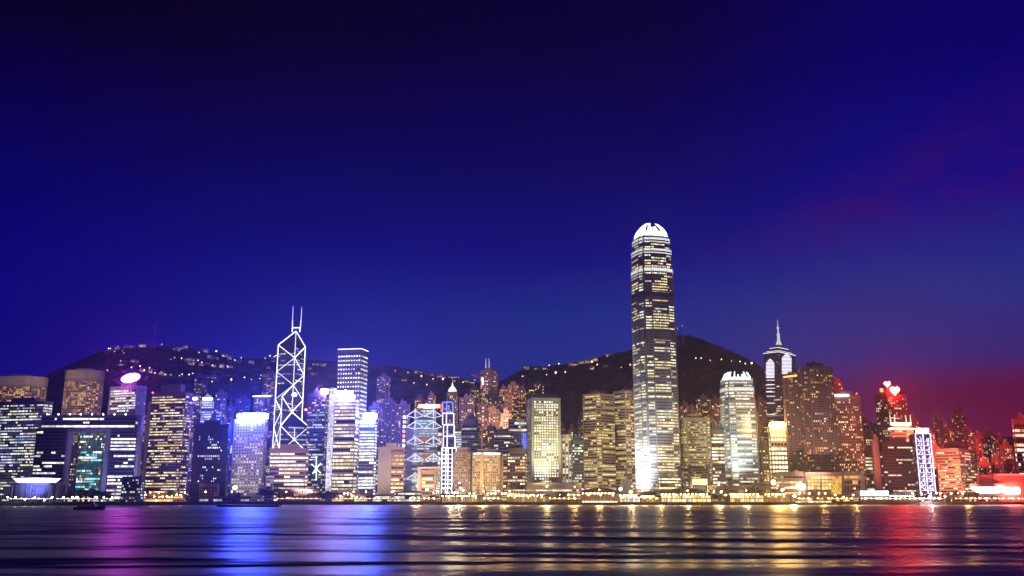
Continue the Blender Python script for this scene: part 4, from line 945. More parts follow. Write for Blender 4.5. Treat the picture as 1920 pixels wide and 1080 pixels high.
root = thing('red_showroom', 'low red lit hall with two glaring white lamps at the right edge', 'exhibition hall', (X(1895, 930, 1270), 1290, 3))
block(root, 1868, 1950, 889, 941, 1270, 50, wall((.6, .06, .05)), None, ('wall',), yr=920)
piece(root, 'fascia', wall((.65, .08, .06)), lambda m: m.box(X(1866, 920, 1268), X(1952, 920, 1268), 1266, 1269.9, Z(903, 1268), Z(890, 1268)))
for px in (1890, 1905): sign(root, 'display_lamp', px - 6.5, px + 6.5, 914, 926, 1264, lamp((1, .16, .12), 160), 1)
piece(root, 'neon_strip', lamp((1, .04, .03), 8), lambda m: (m.bar(at(1868, 890, 1265), at(1950, 890, 1265), 1.4), m.bar(at(1868, 936, 1265), at(1950, 936, 1265), 1.8)))
TOWERS.append((root, 1890, 1270))
root = thing('bowl_pavilion', 'bowl shaped white glowing pavilion beside the red lit hall', 'pavilion', (X(1854, 930, 1250), 1262, 3))
cb = at(1854, 922, 1262)
piece(root, 'glowing_bowl', lamp((.85, .9, 1), 9), lambda m: [m.prism([(cb.x + 22 * a_ * math.cos(2 * math.pi * k / 24), 1262 + 12 * a_ * math.sin(2 * math.pi * k / 24)) for k in range(24)], cb.z - 2 + j * 2.6, cb.z - 2 + (j + 1) * 2.6, [(cb.x + 22 * b2 * math.cos(2 * math.pi * k / 24), 1262 + 12 * b2 * math.sin(2 * math.pi * k / 24)) for k in range(24)]) for j, (a_, b2) in enumerate(((.5, .8), (.8, .95), (.95, 1)))])
piece(root, 'roof_disc', wall((.5, .3, .25)), lambda m: m.prism([(cb.x + 24 * math.cos(2 * math.pi * k / 24), 1262 + 14 * math.sin(2 * math.pi * k / 24)) for k in range(24)], cb.z + 5.9, cb.z + 10))
piece(root, 'plinth', wall((.3, .2, .18)), lambda m: m.box(cb.x - 10, cb.x + 10, 1256, 1268, 3, cb.z - 1.9))

# red tinged residential towers, right background
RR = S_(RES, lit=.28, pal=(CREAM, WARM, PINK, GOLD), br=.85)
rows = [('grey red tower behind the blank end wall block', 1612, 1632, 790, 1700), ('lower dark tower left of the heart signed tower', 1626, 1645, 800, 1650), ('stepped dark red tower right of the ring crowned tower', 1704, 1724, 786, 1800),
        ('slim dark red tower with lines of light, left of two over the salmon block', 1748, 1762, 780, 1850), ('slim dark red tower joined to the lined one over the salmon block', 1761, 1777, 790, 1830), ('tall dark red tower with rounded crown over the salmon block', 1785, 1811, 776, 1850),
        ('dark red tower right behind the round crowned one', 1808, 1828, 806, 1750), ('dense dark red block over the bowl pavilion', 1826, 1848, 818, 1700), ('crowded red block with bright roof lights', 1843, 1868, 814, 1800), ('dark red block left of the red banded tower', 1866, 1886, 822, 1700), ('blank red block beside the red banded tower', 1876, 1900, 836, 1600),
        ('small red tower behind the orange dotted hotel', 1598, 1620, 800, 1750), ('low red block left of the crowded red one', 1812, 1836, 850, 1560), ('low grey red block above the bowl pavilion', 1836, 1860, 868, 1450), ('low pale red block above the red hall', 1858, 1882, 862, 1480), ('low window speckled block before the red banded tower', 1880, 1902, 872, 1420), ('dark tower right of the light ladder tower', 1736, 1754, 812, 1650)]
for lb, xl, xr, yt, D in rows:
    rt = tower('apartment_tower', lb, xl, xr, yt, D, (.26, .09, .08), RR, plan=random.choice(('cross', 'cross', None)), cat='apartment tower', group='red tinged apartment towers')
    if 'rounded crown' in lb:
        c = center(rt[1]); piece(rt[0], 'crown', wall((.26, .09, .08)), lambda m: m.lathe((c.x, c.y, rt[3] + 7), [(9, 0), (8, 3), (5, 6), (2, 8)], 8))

for lb, xl, xr, yt, D, c, ss in (('violet infill block between the green glass tower and the golden row tower', 596, 632, 765, 1600, (.2, .2, .38), S_(RES, lit=.3, pal=(CREAM, COOL, PINK))),
        ('violet infill block behind the blue signed narrow tower', 690, 724, 800, 1560, (.22, .2, .4), S_(RES, lit=.35, pal=(CREAM, PINK))),
        ('brown infill block behind the right tan hotel', 903, 940, 806, 1560, (.3, .2, .17), S_(RES, lit=.45)),
        ('brown infill tower behind the banded brown office', 938, 962, 776, 1700, (.3, .19, .15), S_(RES, lit=.45)),
        ('amber infill tower right of the claw crowned smaller tower', 1424, 1446, 790, 1600, (.3, .22, .12), S_(RES, lit=.45, pal=(AMBER, GOLD))),
        ('low amber block between the claw crowned smaller tower and the golden lit tower', 1420, 1446, 838, 1450, (.3, .24, .12), S_(RES, lit=.4, pal=(AMBER, GOLD))),
        ('red brown infill block right of the orange dotted hotel', 1610, 1646, 815, 1560, (.28, .11, .09), S_(RES, lit=.45, pal=(WARM, CREAM))),
        ('dark red infill block right of the light ladder tower', 1746, 1764, 840, 1500, (.28, .09, .08), S_(RES, lit=.4, pal=(WARM, CREAM))),
        ('bluish infill block between the unlit black tower and the blue signed tower', 424, 446, 800, 1560, (.18, .2, .42), S_(RES, lit=.25, pal=(CREAM, COOL))),
        ('dim infill block between the arch building and the gold windowed brown tower', 262, 290, 835, 1500, (.18, .18, .3), S_(RES, lit=.2, pal=(AMBER,)))):
    tower('infill_block', lb, xl, xr, yt, D, c, ss, cat='apartment block', plan='cross')

for lb, xl, xr, yt, D in (('slim warm lit tower under the saddle, left of the cupola tower', 800, 818, 742, 2000), ('broad warm lit slab under the saddle above the truss bank', 776, 800, 748, 2050), ('warm lit tower between the cupola tower and the twin masted tower', 880, 900, 728, 2120),
        ('small warm lit tower high under the right ridge', 920, 938, 742, 2000), ('warm lit tower low beside the dark hill foot', 1046, 1062, 800, 1700), ('dim warm tower on the dark hill foot above the glass block', 1064, 1082, 806, 1680),
        ('warm lit tower on the hill foot right of the tallest skyscraper', 1290, 1308, 768, 1800), ('second warm lit tower on the hill foot above the olive office', 1334, 1350, 774, 1700), ('dim warm tower above the gap beside the claw crowned smaller tower', 1418, 1432, 772, 1750), ('dim warm tower left of the spire tower foot', 1428, 1442, 760, 1900),
        ('small red tower in the gap left of the heart signed tower', 1628, 1644, 822, 1600), ('dense small tower over the salmon block roof', 1776, 1790, 806, 1750), ('dense small red tower left of the crowded red block', 1830, 1844, 830, 1650), ('bluish apartment tower in the gap above the unlit black tower', 424, 440, 762, 1850), ('bluish apartment slab left of the unlit black tower', 344, 366, 768, 1750)):
    tower('slim_tower', lb, xl, xr, yt, D, (.3, .2, .17) if 600 < xl < 1600 else ((.2, .22, .42) if xl < 600 else (.3, .09, .08)), S_(RES, lit=.42, pal=(WARM, CREAM, AMBER, GOLD)), cat='apartment tower', plan='cross')

# ================================================================== waterfront
def LIT(pal, k0, k1):
    c, k = random.choice(pal), random.uniform(k0, k1); return tuple(v * k for v in c)
def rowz(py, Y): return Z(py, Y)
def pier(label, px0, px1, Y, dep, top, roof, bay=7.0, two=True, pal=(GOLD, CREAM, AMBER), k=(.6, 2.2), roofc=(.05, .045, .05), base=(.04, .03, .03)):
    """ferry pier: deck on the water, columns, lit bays on one or two floors, roof"""
    yr = 938; x0, x1 = X(px0, yr, Y), X(px1, yr, Y); zt = Z(top, Y)
    root = thing('ferry_pier', label, 'ferry pier', ((x0 + x1) / 2, Y, 0))
    bm = wall(base, .9)
    piece(root, 'deck', bm, lambda m: m.box(x0 - 3, x1 + 3, Y - 4, Y + dep, -1, 3.3))
    piece(root, 'inner_hall', wall((.35, .25, .18)), lambda m: m.box(x0 + 1, x1 - 1, Y + 1.5, Y + dep - 2, 3.31, zt - .3))
    n = max(2, round((x1 - x0) / bay)); bw = (x1 - x0) / n
    fl = [(3.8, zt - .8)] if not two else [(3.8, 3.3 + (zt - 3.3) * .45), (3.3 + (zt - 3.3) * .55, zt - .8)]
    for za, zb in fl:
        for q in range(n):
            c = LIT(pal, *k); a = x0 + q * bw
            m = MB(); cw_ = bw / 3
            for j in range(3):
                kk = random.uniform(.45, 1.25); cc = tuple(v * kk for v in c)
                m.plate([(a + .5 + j * cw_, za), (a + (j + 1) * cw_ - .3, za), (a + (j + 1) * cw_ - .3, zb), (a + .5 + j * cw_, zb)], Y + 1.2, .2, cc)
            m.build('lit_bay', GLASS, root)
    if two: piece(root, 'floor_slab', wall((.3, .2, .15)), lambda m: m.box(x0 - 1, x1 + 1, Y - 1.5, Y + 1.1, fl[0][1] + .1, fl[1][0] - .1))
    for q in range(n + 1):
        piece(root, 'column', wall((.4, .3, .22)), lambda m: m.box(x0 + q * bw - .4, x0 + q * bw + .4, Y - .9, Y - .1, 3.31, zt))
    for q in range(3):
        piece(root, 'added_pier_lamp', lamp((1, .5, .13), 70), lambda m: m.lathe((x0 + (x1 - x0) * (q + .5) / 3, Y - 3.4, zt - 2), [(.2, 0), (.4, .3), (.4, .6), (.2, .9)], 6))  # lamps added along the pier front for gold reflections
    rm = wall(roofc, .7)
    piece(root, 'added_roof_edge_light', lamp((1, .46, .09), 420), lambda m: [m.quad((a, Y - 3.06, zt + .4), (a + l_, Y - 3.06, zt + .4), (a + l_, Y - 3.06, zt + .8), (a, Y - 3.06, zt + .8)) for a, l_ in [(x0 + q * 4.5, random.choice((1.0, 1.6, 2.6))) for q in range(int((x1 - x0) / 4.5))]])  # glowing strips added to spread gold across the water
    if roof[0] == 'flat':
        piece(root, 'roof', rm, lambda m: m.box(x0 - 2, x1 + 2, Y - 3, Y + dep, zt, zt + 1.6))
    else:
        H = Z(roof[1], Y) - zt; pts = []
        for q in range(17):
            t_ = q / 16; pts.append((x1 + 4 - (x1 - x0 + 8) * t_, zt + 1.2 + H * math.sin(math.pi * t_) ** (1.0 if roof[0] == 'vault' else 1.6)))
        piece(root, 'roof', rm, lambda m: m.plate([(x0 - 4, zt), (x1 + 4, zt)] + pts, Y - 3, dep + 2))
    return root
pier('low green roofed ferry pier with glowing columns below the tan hotels', 829, 905, 1185, 26, 931, ('flat',), 3.2, False, (AMBER, GOLD, WARM), (.5, 1.6), (.16, .2, .15))
pier('low green roofed ferry pier with glowing columns below the pierced pale slab', 952, 1028, 1185, 26, 930, ('flat',), 3.2, False, (AMBER, GOLD, WARM), (.5, 1.6), (.16, .2, .15))
r = pier('dark pier with row of uplit columns and vaulted roof left of the tallest skyscraper', 1092, 1160, 1170, 34, 926, ('vault', 916), 4.2, False, (AMBER, WARM, ORANGE), (.08, .35))
for q in range(13):
    px = 1094 + q * 5.1
    piece(r, 'uplight', lamp((1, .75, .45), 12), lambda m: m.lathe((X(px, 938, 1168), 1167.5, 3.4), [(.5, 0), (.7, .5), (.3, 1.0)], 6))
pier('bright white windowed pier beside the uplit vaulted pier', 1162, 1200, 1178, 26, 930, ('flat',), 5, True, (CREAM, WHITE, GOLD), (.9, 2.2))
pier('long low pier with dim gold windows below the tallest skyscraper', 1202, 1236, 1182, 24, 932, ('vault', 923), 5, True, (AMBER, WARM), (.3, 1.2))
pier('two storey pier with dark domed roof and blazing windows, right below the tallest skyscraper', 1240, 1333, 1165, 36, 928, ('dome', 916), 6, True, (CREAM, GOLD, GOLD, AMBER), (1.0, 2.6))
pier('two storey pier of orange lit halls below the claw crowned smaller tower', 1369, 1432, 1165, 36, 928, ('flat',), 6, True, (GOLD, AMBER, CREAM), (.9, 2.4), (.3, .2, .13))
pier('dim amber pier with star bright lamp at its end', 1433, 1476, 1167, 34, 928, ('flat',), 5, True, (AMBER, ORANGE), (.3, 1.1), (.3, .2, .13))

# low waterfront buildings
def low(name, label, xl, xr, yt, D, c, s, cat='low building', roof=None, xc=None):
    r = tower(name, label, xl, xr, yt, D, c, s, xc=xc or (xr - 1 if xl < 960 else xl + 1), a=3 if xl < 960 else 87, cat=cat, plant=0, parapet=1.2, yr=(yt + 940) / 2)
    return r
LW = S_(OFF, fh=4.2, bay=3, hr=.5, lit=.4, per=.5, pal=(AMBER, GOLD, WARM), br=.9, top=.4)
low('low_block', 'long reddish hall behind the trees left of the white fin tower', 521, 600, 918, 1260, (.34, .2, .16), S_(GRID, lit=.12, bay=3.4, fh=3.6, pal=(AMBER,)))
low('low_block', 'dim cream base building under the golden row tower', 620, 672, 919, 1290, (.42, .34, .26), S_(LW, lit=.2))
low('low_block', 'low glass fronted hall with green lit windows before the cream block', 664, 735, 928, 1255, (.2, .16, .12), S_(LW, lit=.6, pal=(GREEN, CREAM, GOLD), bay=2.4))
low('low_block', 'domed low hall with bright glass front below the truss bank', 738, 790, 922, 1250, (.2, .15, .11), S_(LW, lit=.7, pal=(GREEN, CREAM, WHITE), br=1.1, bay=2.4))
low('low_block', 'cream terminal wall under the pierced slab podium', 985, 1018, 926, 1270, (.6, .42, .3), S_(LW, lit=.3))
low('low_block', 'warm terminal hall left of the uplit vaulted pier', 1030, 1092, 929, 1255, (.5, .36, .2), S_(LW, lit=.6))
r = low('low_block', 'framed glass entrance box under the olive office', 1297, 1327, 899, 1300, (.4, .45, .45), S_(LW, lit=.9, fh=12, hr=.7, pal=(CREAM, (.9, 1, .9)), br=.6), xc=1298)[0]
low('low_block', 'long terrace building with glass boxes below the claw crowned smaller tower', 1328, 1445, 911, 1310, (.33, .28, .17), S_(LW, lit=.45))
low('low_block', 'amber walled link building left of the shopping podium', 1420, 1476, 905, 1330, (.4, .33, .2), S_(LW, lit=.35))
low('low_block', 'wide station building with orange windows below the shopping podium', 1480, 1610, 931, 1235, (.3, .2, .15), S_(LW, lit=.6, pal=(AMBER, GOLD, GREEN), bay=2.2))
low('low_block', 'dark red quay building below the near black block', 1612, 1770, 935, 1235, (.2, .1, .09), S_(LW, lit=.5, pal=(AMBER, GREEN, CREAM), bay=2.2))
low('low_block', 'dark stepped quay building below the salmon block', 1772, 1866, 933, 1240, (.16, .07, .06), S_(LW, lit=.25, pal=(AMBER, CREAM)))
low('low_block', 'dim bluish hall at the foot of the arch building', 104, 196, 928, 1180, (.12, .12, .16), S_(LW, lit=.3, pal=(WHITE, COOL, GOLD)))
r = low('low_block', 'orange lit arcade under the gold windowed brown tower', 272, 345, 925, 1230, (.4, .25, .12), S_(LW, lit=.9, pal=(AMBER, GOLD, ORANGE), br=1.6, bay=4))[0]
low('low_block', 'small white house beside the blue signed tower', 498, 512, 893, 1330, (.5, .5, .5), S_(LW, lit=.2))
low('low_block', 'flat roofed concrete shelter before the unlit black tower', 373, 470, 932, 1205, (.2, .19, .22), S_(LW, lit=.35, pal=(COOL, WHITE), br=.5, fh=5, bay=6))
low('low_block', 'pale low shed along the quay at the far left', -40, 66, 941, 1060, (.3, .3, .36), S_(LW, lit=.5, pal=(WHITE, GOLD, CREAM), br=1.2))
# white lit pavilion with slatted glow, glass canopy beside it
root = thing('lit_pavilion', 'long white glowing event pavilion below the blank end wall block', 'pavilion', (X(1640, 930, 1245), 1255, 3))
block(root, 1613, 1667, 921, 940, 1245, 18, wall((.4, .4, .45)), None, ('wall',), yr=930)
for q in range(13):
    px = 1614 + q * 4.05
    piece(root, 'light_panel', lamp((.84, .86, 1), 5.5), lambda m: m.plate([(X(px, 928, 1244), Z(928.5, 1244)), (X(px + 3.5, 928, 1244), Z(928.5, 1244)), (X(px + 3.5, 928, 1244), Z(920.5, 1244)), (X(px, 928, 1244), Z(920.5, 1244))], 1244.3, .5))
root = thing('glass_canopy', 'low arched glass canopy right of the white glowing pavilion', 'canopy', (X(1690, 930, 1245), 1255, 3))
for q in range(12):
    px = 1669 + q * 4
    h0 = 922 + 4 * ((q - 5.5) / 6) ** 2
    piece(root, 'arch_rib', wall((.4, .4, .48), .4), lambda m: (m.bar(at(px, 930, 1245), at(px + 2, h0, 1250), .7), m.bar(at(px + 2, h0, 1250), at(px + 2, h0, 1262), .7)))
    piece(root, 'glass_panel', wall((.2, .2, .3), .2), lambda m: m.quad(at(px + .4, 930, 1245.4), at(px + 3.8, 930, 1245.4), at(px + 5.8, h0, 1250.4), at(px + 2.2, h0, 1250.4)))
    piece(root, 'foot_lamp', lamp((1, .8, .7), 14), lambda m: m.lathe(at(px, 931, 1243), [(.3, 0), (.6, .5), (.3, 1)], 6))
for q in (0, 6, 11): piece(root, 'support_wall', CONC, lambda m: m.box(X(1669 + q * 4, 935, 1246), X(1671 + q * 4, 935, 1246), 1246, 1256, 3, Z(930, 1246)))

def walkway(label, px0, px1, Y, c):
    x0, x1 = X(px0, 938, Y), X(px1, 938, Y); root = thing('covered_walkway', label, 'covered walkway', ((x0 + x1) / 2, Y, 3))
    rf = piece(root, 'roof', wall((.3, .3, .3)), lambda m: m.box(x0, x1, Y - 2.5, Y + 2.5, 7.6, 8.1))
    m = MB(); n = max(3, int((x1 - x0) / 3.2)); [m.box(x0 + (q + .15) * (x1 - x0) / n, x0 + (q + .7) * (x1 - x0) / n, Y - 2.2, Y - 1.2, 7.3, 7.58) for q in range(n)]
    m.build('soffit_lights', lamp(c, 5, False), rf, 'stuff')
    piece(rf, 'added_edge_light', lamp((c[0], c[1] * .8, c[2] * .5), 130 if px0 > 700 else 14), lambda m: [m.quad((a, Y - 2.56, 7.65), (a + l_, Y - 2.56, 7.65), (a + l_, Y - 2.56, 8.05), (a, Y - 2.56, 8.05)) for a, l_ in [(x0 + q * 6, random.choice((.8, 1.4, 2.6))) for q in range(int((x1 - x0) / 6))]])  # lit roof edge added for its reflection in the harbour
    for q in range(int((x1 - x0) / 7) + 1): piece(root, 'post', STEEL, lambda m: m.box(x0 + q * 7, x0 + q * 7 + .4, Y - .2, Y + .2, 3, 7.58))
    piece(root, 'kerb_bench', CONC, lambda m: m.box(x0 + 1, x1 - 1, Y + 1, Y + 1.8, 3.01, 3.6))
for lb, a_, b2, Y, c in (('covered walkway with white soffit lights before the glass council building', 20, 98, 1052, (1, .9, .7)), ('covered walkway with pale lights below the arch building', 108, 186, 1100, (1, .92, .75)), ('covered walkway with warm lights left of the orange lit arcade', 200, 268, 1150, (1, .8, .5)),
        ('covered walkway with orange lights along the reddish hall', 520, 604, 1226, (1, .6, .25)), ('covered walkway with orange lights before the green lit hall', 630, 760, 1230, (1, .66, .3)), ('covered walkway with amber lights before the salmon stone box', 768, 828, 1226, (1, .6, .2)),
        ('covered walkway with amber lights between the green roofed piers', 906, 950, 1220, (1, .6, .2)), ('covered walkway with amber lights before the terminal hall', 1030, 1088, 1220, (1, .6, .2)), ('covered walkway with amber lights before the station building', 1496, 1610, 1219, (1, .62, .22)), ('covered walkway with pink lights before the dark red quay building', 1614, 1768, 1217, (1, .6, .4)), ('covered walkway with red lights before the red lit hall', 1790, 1930, 1219, (1, .25, .12))):
    walkway(lb, a_, b2, Y, c)

# ---- floodlights that wash the facades; those on quay masts are added
def flood(label, px, Y, h, aim, power, col, cone=60, group='facade floodlights', r_=.5, z0=3.0, lens=14):
    x = X(px, 935, Y)
    root = thing('floodlight', label, 'floodlight', (x, Y, z0), group)
    if h > 1: mast(root, (x, Y, z0), h, .22, STEEL, 'pole')
    a_ = at(*aim); o_ = Vector((x, Y, z0 + h)); d = (a_ - o_).normalized()
    hd = MB(); hd.bar(o_ - d * 1.0, o_ + d * .2, 1.5, .9); hd.build('lamp_housing', DARK, root)
    ln = MB(); ln.bar(o_ + d * .21, o_ + d * .3, 1.3, .8); ln.build('lens', lamp(col, lens, False), root)
    L = bpy.data.lights.new('lamp_beam', 'SPOT'); L.energy = power; L.color = col; L.spot_size = math.radians(cone * .8); L.spot_blend = 1.0; L.shadow_soft_size = r_
    lo = bpy.data.objects.new('lamp_beam', L); COL.objects.link(lo); lo.parent = root
    lo.location = Vector((0, 0, h)) + d * .45; lo.rotation_euler = d.to_track_quat('-Z', 'Y').to_euler()
    return root
FP = 1.0
W1, B1, R1, O1 = (1, .82, .5), (.3, .36, 1), (1, .16, .1), (1, .6, .28)
flood('added floodlight mast at the far left quay facing the arch building', 60, 1090, 14, (110, 820, 1400), 4e5 * FP, (.3, .32, 1), 90)
flood('added floodlight mast on the quay facing the pink signed tower', 215, 1165, 14, (225, 780, 1500), 4e5 * FP, (.36, .36, 1), 90)
flood('added floodlight mast on the quay facing the gold windowed brown tower', 330, 1212, 14, (330, 830, 1390), 3e5 * FP, (.9, .55, .5), 80)
flood('added floodlight mast on the quay facing the blue signed tower', 462, 1226, 14, (470, 840, 1370), 6e5 * FP, (.8, .72, 1), 70)
flood('added floodlight mast on the quay facing the low brown banded block', 566, 1226, 14, (580, 850, 1400), 6e5 * FP, (.9, .8, .9), 75)
flood('added floodlight mast on the quay facing the cream ribbed block', 700, 1226, 14, (715, 865, 1345), 4.5e5 * FP, (1, .78, .62), 70)
flood('added floodlight mast on the quay facing the salmon stone box', 806, 1228, 14, (795, 850, 1400), 4e5 * FP, (1, .84, .68), 75)
flood('added floodlight mast on the quay facing the two tan hotels', 905, 1228, 14, (895, 870, 1330), 3.8e5 * FP, (1, .75, .42), 80)
flood('added floodlight mast on the quay facing the pierced pale slab', 1015, 1228, 14, (1018, 820, 1370), 8e5 * FP, (.98, .9, .52), 62)
flood('added floodlight mast on the quay facing the banded twin towers', 1120, 1228, 14, (1130, 830, 1450), 1.2e6 * FP, (1, .8, .42), 66)
flood('added floodlight mast on the quay facing the tallest skyscraper', 1225, 1228, 14, (1232, 700, 1390), 6e5 * FP, (1, .9, .62), 66)
flood('added floodlight mast on the quay facing the olive office', 1322, 1228, 14, (1320, 840, 1400), 8e5 * FP, (1, .82, .4), 70)
flood('added floodlight mast on the quay facing the claw crowned smaller tower', 1400, 1228, 14, (1392, 800, 1425), 9e5 * FP, (.8, .98, .95), 60)
flood('added floodlight mast on the quay facing the ribbed residential towers', 1530, 1228, 14, (1520, 800, 1345), 8e5 * FP, (1, .5, .34), 75)
flood('added floodlight mast on the quay facing the near black block', 1680, 1222, 14, (1670, 830, 1340), 1.0e6 * FP, (1, .22, .14), 80)
flood('added floodlight mast on the quay facing the salmon banded block', 1800, 1222, 14, (1800, 870, 1325), 1.2e6 * FP, (1, .36, .18), 75)
flood('added floodlight mast on the quay facing the red lit hall', 1890, 1222, 14, (1880, 850, 1400), 1.6e6 * FP, (1, .08, .06), 90)
# base floodlights, then ones added on roofs to wash the towers behind
flood('strong white floodlight at the left foot of the tallest skyscraper', 1165, 1330, 5, (1204, 880, 1395), 3e6 * FP, (.95, .95, 1), 60)
flood('white floodlight at the front foot of the tallest skyscraper', 1196, 1325, 5, (1206, 800, 1392), 1.6e6 * FP, (.95, .95, 1), 60)
flood('white floodlight at the foot of the claw crowned smaller tower', 1390, 1375, 6, (1388, 830, 1425), 8e5 * FP, (.85, 1, 1), 60)
flood('warm uplight at the foot of the broad hotel pilaster', 903, 1297, 3, (903, 870, 1307), 5e4 * FP, (1, .6, .2), 50)
flood('warm uplight at the foot of the narrow hotel pilaster', 941, 1298, 3, (942, 870, 1308), 3e4 * FP, (1, .6, .2), 50)
flood('added warm floodlight on the roof of the blue office slab', 45, 1452, 4, (40, 735, 1700), 9e5, (1, .7, .5), 75, z0=Z(753, 1440))
flood('added warm floodlight on the roof of the open arch building', 158, 1266, 4, (158, 730, 1700), 2.2e6, (1, .7, .52), 40, z0=Z(778, 1260))
flood('added red floodlight on the roof of the salmon banded block', 1800, 1345, 26, (1815, 820, 1700), 5.5e6, (1, .1, .06), 90, z0=Z(842, 1320))
flood('added red floodlight behind the near black block', 1730, 1360, 45, (1720, 780, 1650), 6e6, (1, .12, .07), 100)
flood('added blue floodlight on the roof of the unlit black tower', 400, 1345, 8, (420, 740, 1750), 3e6, (.12, .16, 1), 100, z0=Z(797, 1330))
flood('added warm floodlight on the roof of the brown infill block', 920, 1585, 10, (935, 770, 1950), 3.5e6, (1, .55, .34), 100, z0=Z(806, 1560))
flood('added violet floodlight on the roof of the violet infill block', 708, 1585, 10, (722, 750, 1950), 2.5e6, (.42, .34, 1), 100, z0=Z(800, 1560))
flood('added warm floodlight on the roof of the olive office', 1306, 1420, 10, (1320, 765, 1880), 2e6, (1, .6, .36), 90, z0=Z(784, 1400))
flood('white uplight at the foot of the pierced pale slab', 1024, 1335, 14, (1022, 850, 1370), 3e5 * FP, (1, .95, .7), 70)

# ---- floodlights added facing the harbour, for coloured streaks on the water
for px, Y, h, pw, col, lb in ((846, 1216, 11, 7e5, (1, .72, .34), 'added glaring harbour floodlight under the blue outlined tower, left of two'), (861, 1216, 13, 8e5, (1, .72, .34), 'added glaring harbour floodlight under the blue outlined tower, right of two'),
        (781, 1218, 9, 4e5, (1, .55, .18), 'added harbour floodlight on the quay below the truss bank'), (906, 1216, 9, 6e5, (1, .55, .15), 'added harbour floodlight between the two green roofed piers'), (946, 1216, 9, 6e5, (1, .55, .15), 'added harbour floodlight at the left end of the second green roofed pier'),
        (1026, 1216, 9, 8e5, (1, .62, .25), 'added harbour floodlight at the right end of the second green roofed pier'), (1078, 1216, 8, 6e5, (1, .52, .13), 'added harbour floodlight left of the vaulted pier'), (1124, 1165, 4, 6e5, (1, .55, .16), 'added harbour floodlight on the deck of the vaulted pier'),
        (1186, 1172, 8, 8e5, (1, .65, .3), 'added harbour floodlight on the bright white windowed pier'), (1238, 1176, 6, 7e5, (1, .55, .15), 'added harbour floodlight on the deck below the tallest skyscraper'), (1290, 1160, 3, 7e5, (1, .55, .15), 'added harbour floodlight before the dark domed pier'),
        (1349, 1208, 10, 8e5, (1, .58, .2), 'added harbour floodlight in the gap between the piers'), (1400, 1160, 3, 7e5, (1, .55, .15), 'added harbour floodlight before the orange lit pier halls'), (1460, 1161, 9, 1.2e6, (1, .55, .15), 'strongest added harbour floodlight at the tip of the dim amber pier'),
        (1487, 1212, 8, 8e5, (1, .62, .25), 'added harbour floodlight right of the dim amber pier'), (1545, 1212, 6, 6e5, (1, .5, .12), 'added harbour floodlight below the shopping podium'), (1604, 1210, 6, 6e5, (1, .45, .1), 'added harbour floodlight left of the white glowing pavilion'), (1746, 1206, 6, 5e5, (1, .5, .3), 'added harbour floodlight below the light ladder tower'),
        (1700, 1206, 6, 3e5, (1, .05, .03), 'added red harbour light below the near black block'), (1815, 1206, 5, 6e5, (1, .42, .1), 'added harbour floodlight left of the bowl pavilion')):
    flood(lb, px, Y, h + 11, (px, 1010, 190), pw * .27, col, 60, 'added harbour facing floodlights', .6, lens=25)

# ---- street lamps along the quay
lampmesh = {}
def street_lamp(px, Y, h, col, key, label, group, z0=3.0, r_=.6):
    x = X(px, 938, Y); root = thing('street_lamp', label, 'street lamp', (x, Y, z0), group)
    k = (h, key)
    if k not in lampmesh:
        m = MB(); m.bar((0, 0, 0), (0, 0, h), .32, w2=.2); m.bar((0, 0, h), (0, -.9, h + .3), .16); a1 = m.mesh('pole', mat=STEEL)
        m = MB(); m.lathe((0, -.9, h - .5), [(r_ * .3, 0), (r_, r_ * .6), (r_, r_ * 1.1), (r_ * .3, r_ * 1.7)], 8); a2 = m.mesh('lamp_globe', mat=col)
        lampmesh[k] = (a1, a2)
    for nm, me in zip(('pole', 'lamp_globe'), lampmesh[k]):
        o = bpy.data.objects.new(nm, me); COL.objects.link(o); o.parent = root
for px in [12, 30, 48, 66, 84, 100]: street_lamp(px + random.uniform(-3, 3), 1030, random.choice((3, 4, 6)), WHITE_LAMP, 'w', 'white quay lamp on the far left promenade before the glass council building', 'far left quay lamps')
for px in [118, 134, 147, 181, 196, 212, 236, 252]: street_lamp(px + random.uniform(-3, 3), 1075 + px * .3, 6, WHITE_LAMP, 'w', 'pale quay lamp on the promenade before the arch building', 'quay lamps before the arch building')
for px in [272, 281, 289, 297, 305, 313, 322, 331, 338, 346]: street_lamp(px, 1205 + random.uniform(0, 12), random.choice((7, 9, 12)), WARM_LAMP, 'o', 'orange street lamp in the cluster before the gold windowed brown tower', 'orange lamps before the brown tower')
for px in [385, 434, 486, 536, 582, 663, 686]: street_lamp(px, 1232, 13, WARM_LAMP, 'o', 'tall orange street lamp standing alone along the tree lined quay', 'tall orange quay lamps')
for px in [632, 638, 645, 652, 660]: street_lamp(px, 1245 + random.uniform(0, 15), random.choice((8, 11)), lamp((1, .6, .25), 700), 'p', 'pale orange lamp under the golden row tower', 'lamps under the golden row tower')
for px in [838, 843, 848, 853, 858, 863, 868]: street_lamp(px, 1240 + random.uniform(0, 15), random.choice((12, 15, 18)), lamp((1, .7, .35), 700), 'b', 'glaring white lamp in the bright bunch under the blue outlined tower', 'glaring lamps under the outlined tower')
for px in [874, 881, 889, 897, 906, 914, 921, 929, 935, 941, 948, 955, 962, 970, 978]: street_lamp(px, 1238 + random.uniform(0, 25), random.choice((8, 11, 14)), WARM_LAMP, 'o', 'warm lamp in the scatter behind the green roofed piers', 'warm lamps behind the green roofed piers')
for px in [1050, 1066, 1076, 1084]: street_lamp(px, 1225, 9, WARM_LAMP, 'o', 'warm lamp before the terminal hall left of the vaulted pier', 'lamps before the terminal hall')
for px in [1339, 1346, 1353, 1361]: street_lamp(px, 1222, random.choice((9, 13)), lamp((1, .6, .25), 700), 'p', 'bright lamp in the gap between the two two storey piers', 'lamps between the piers')
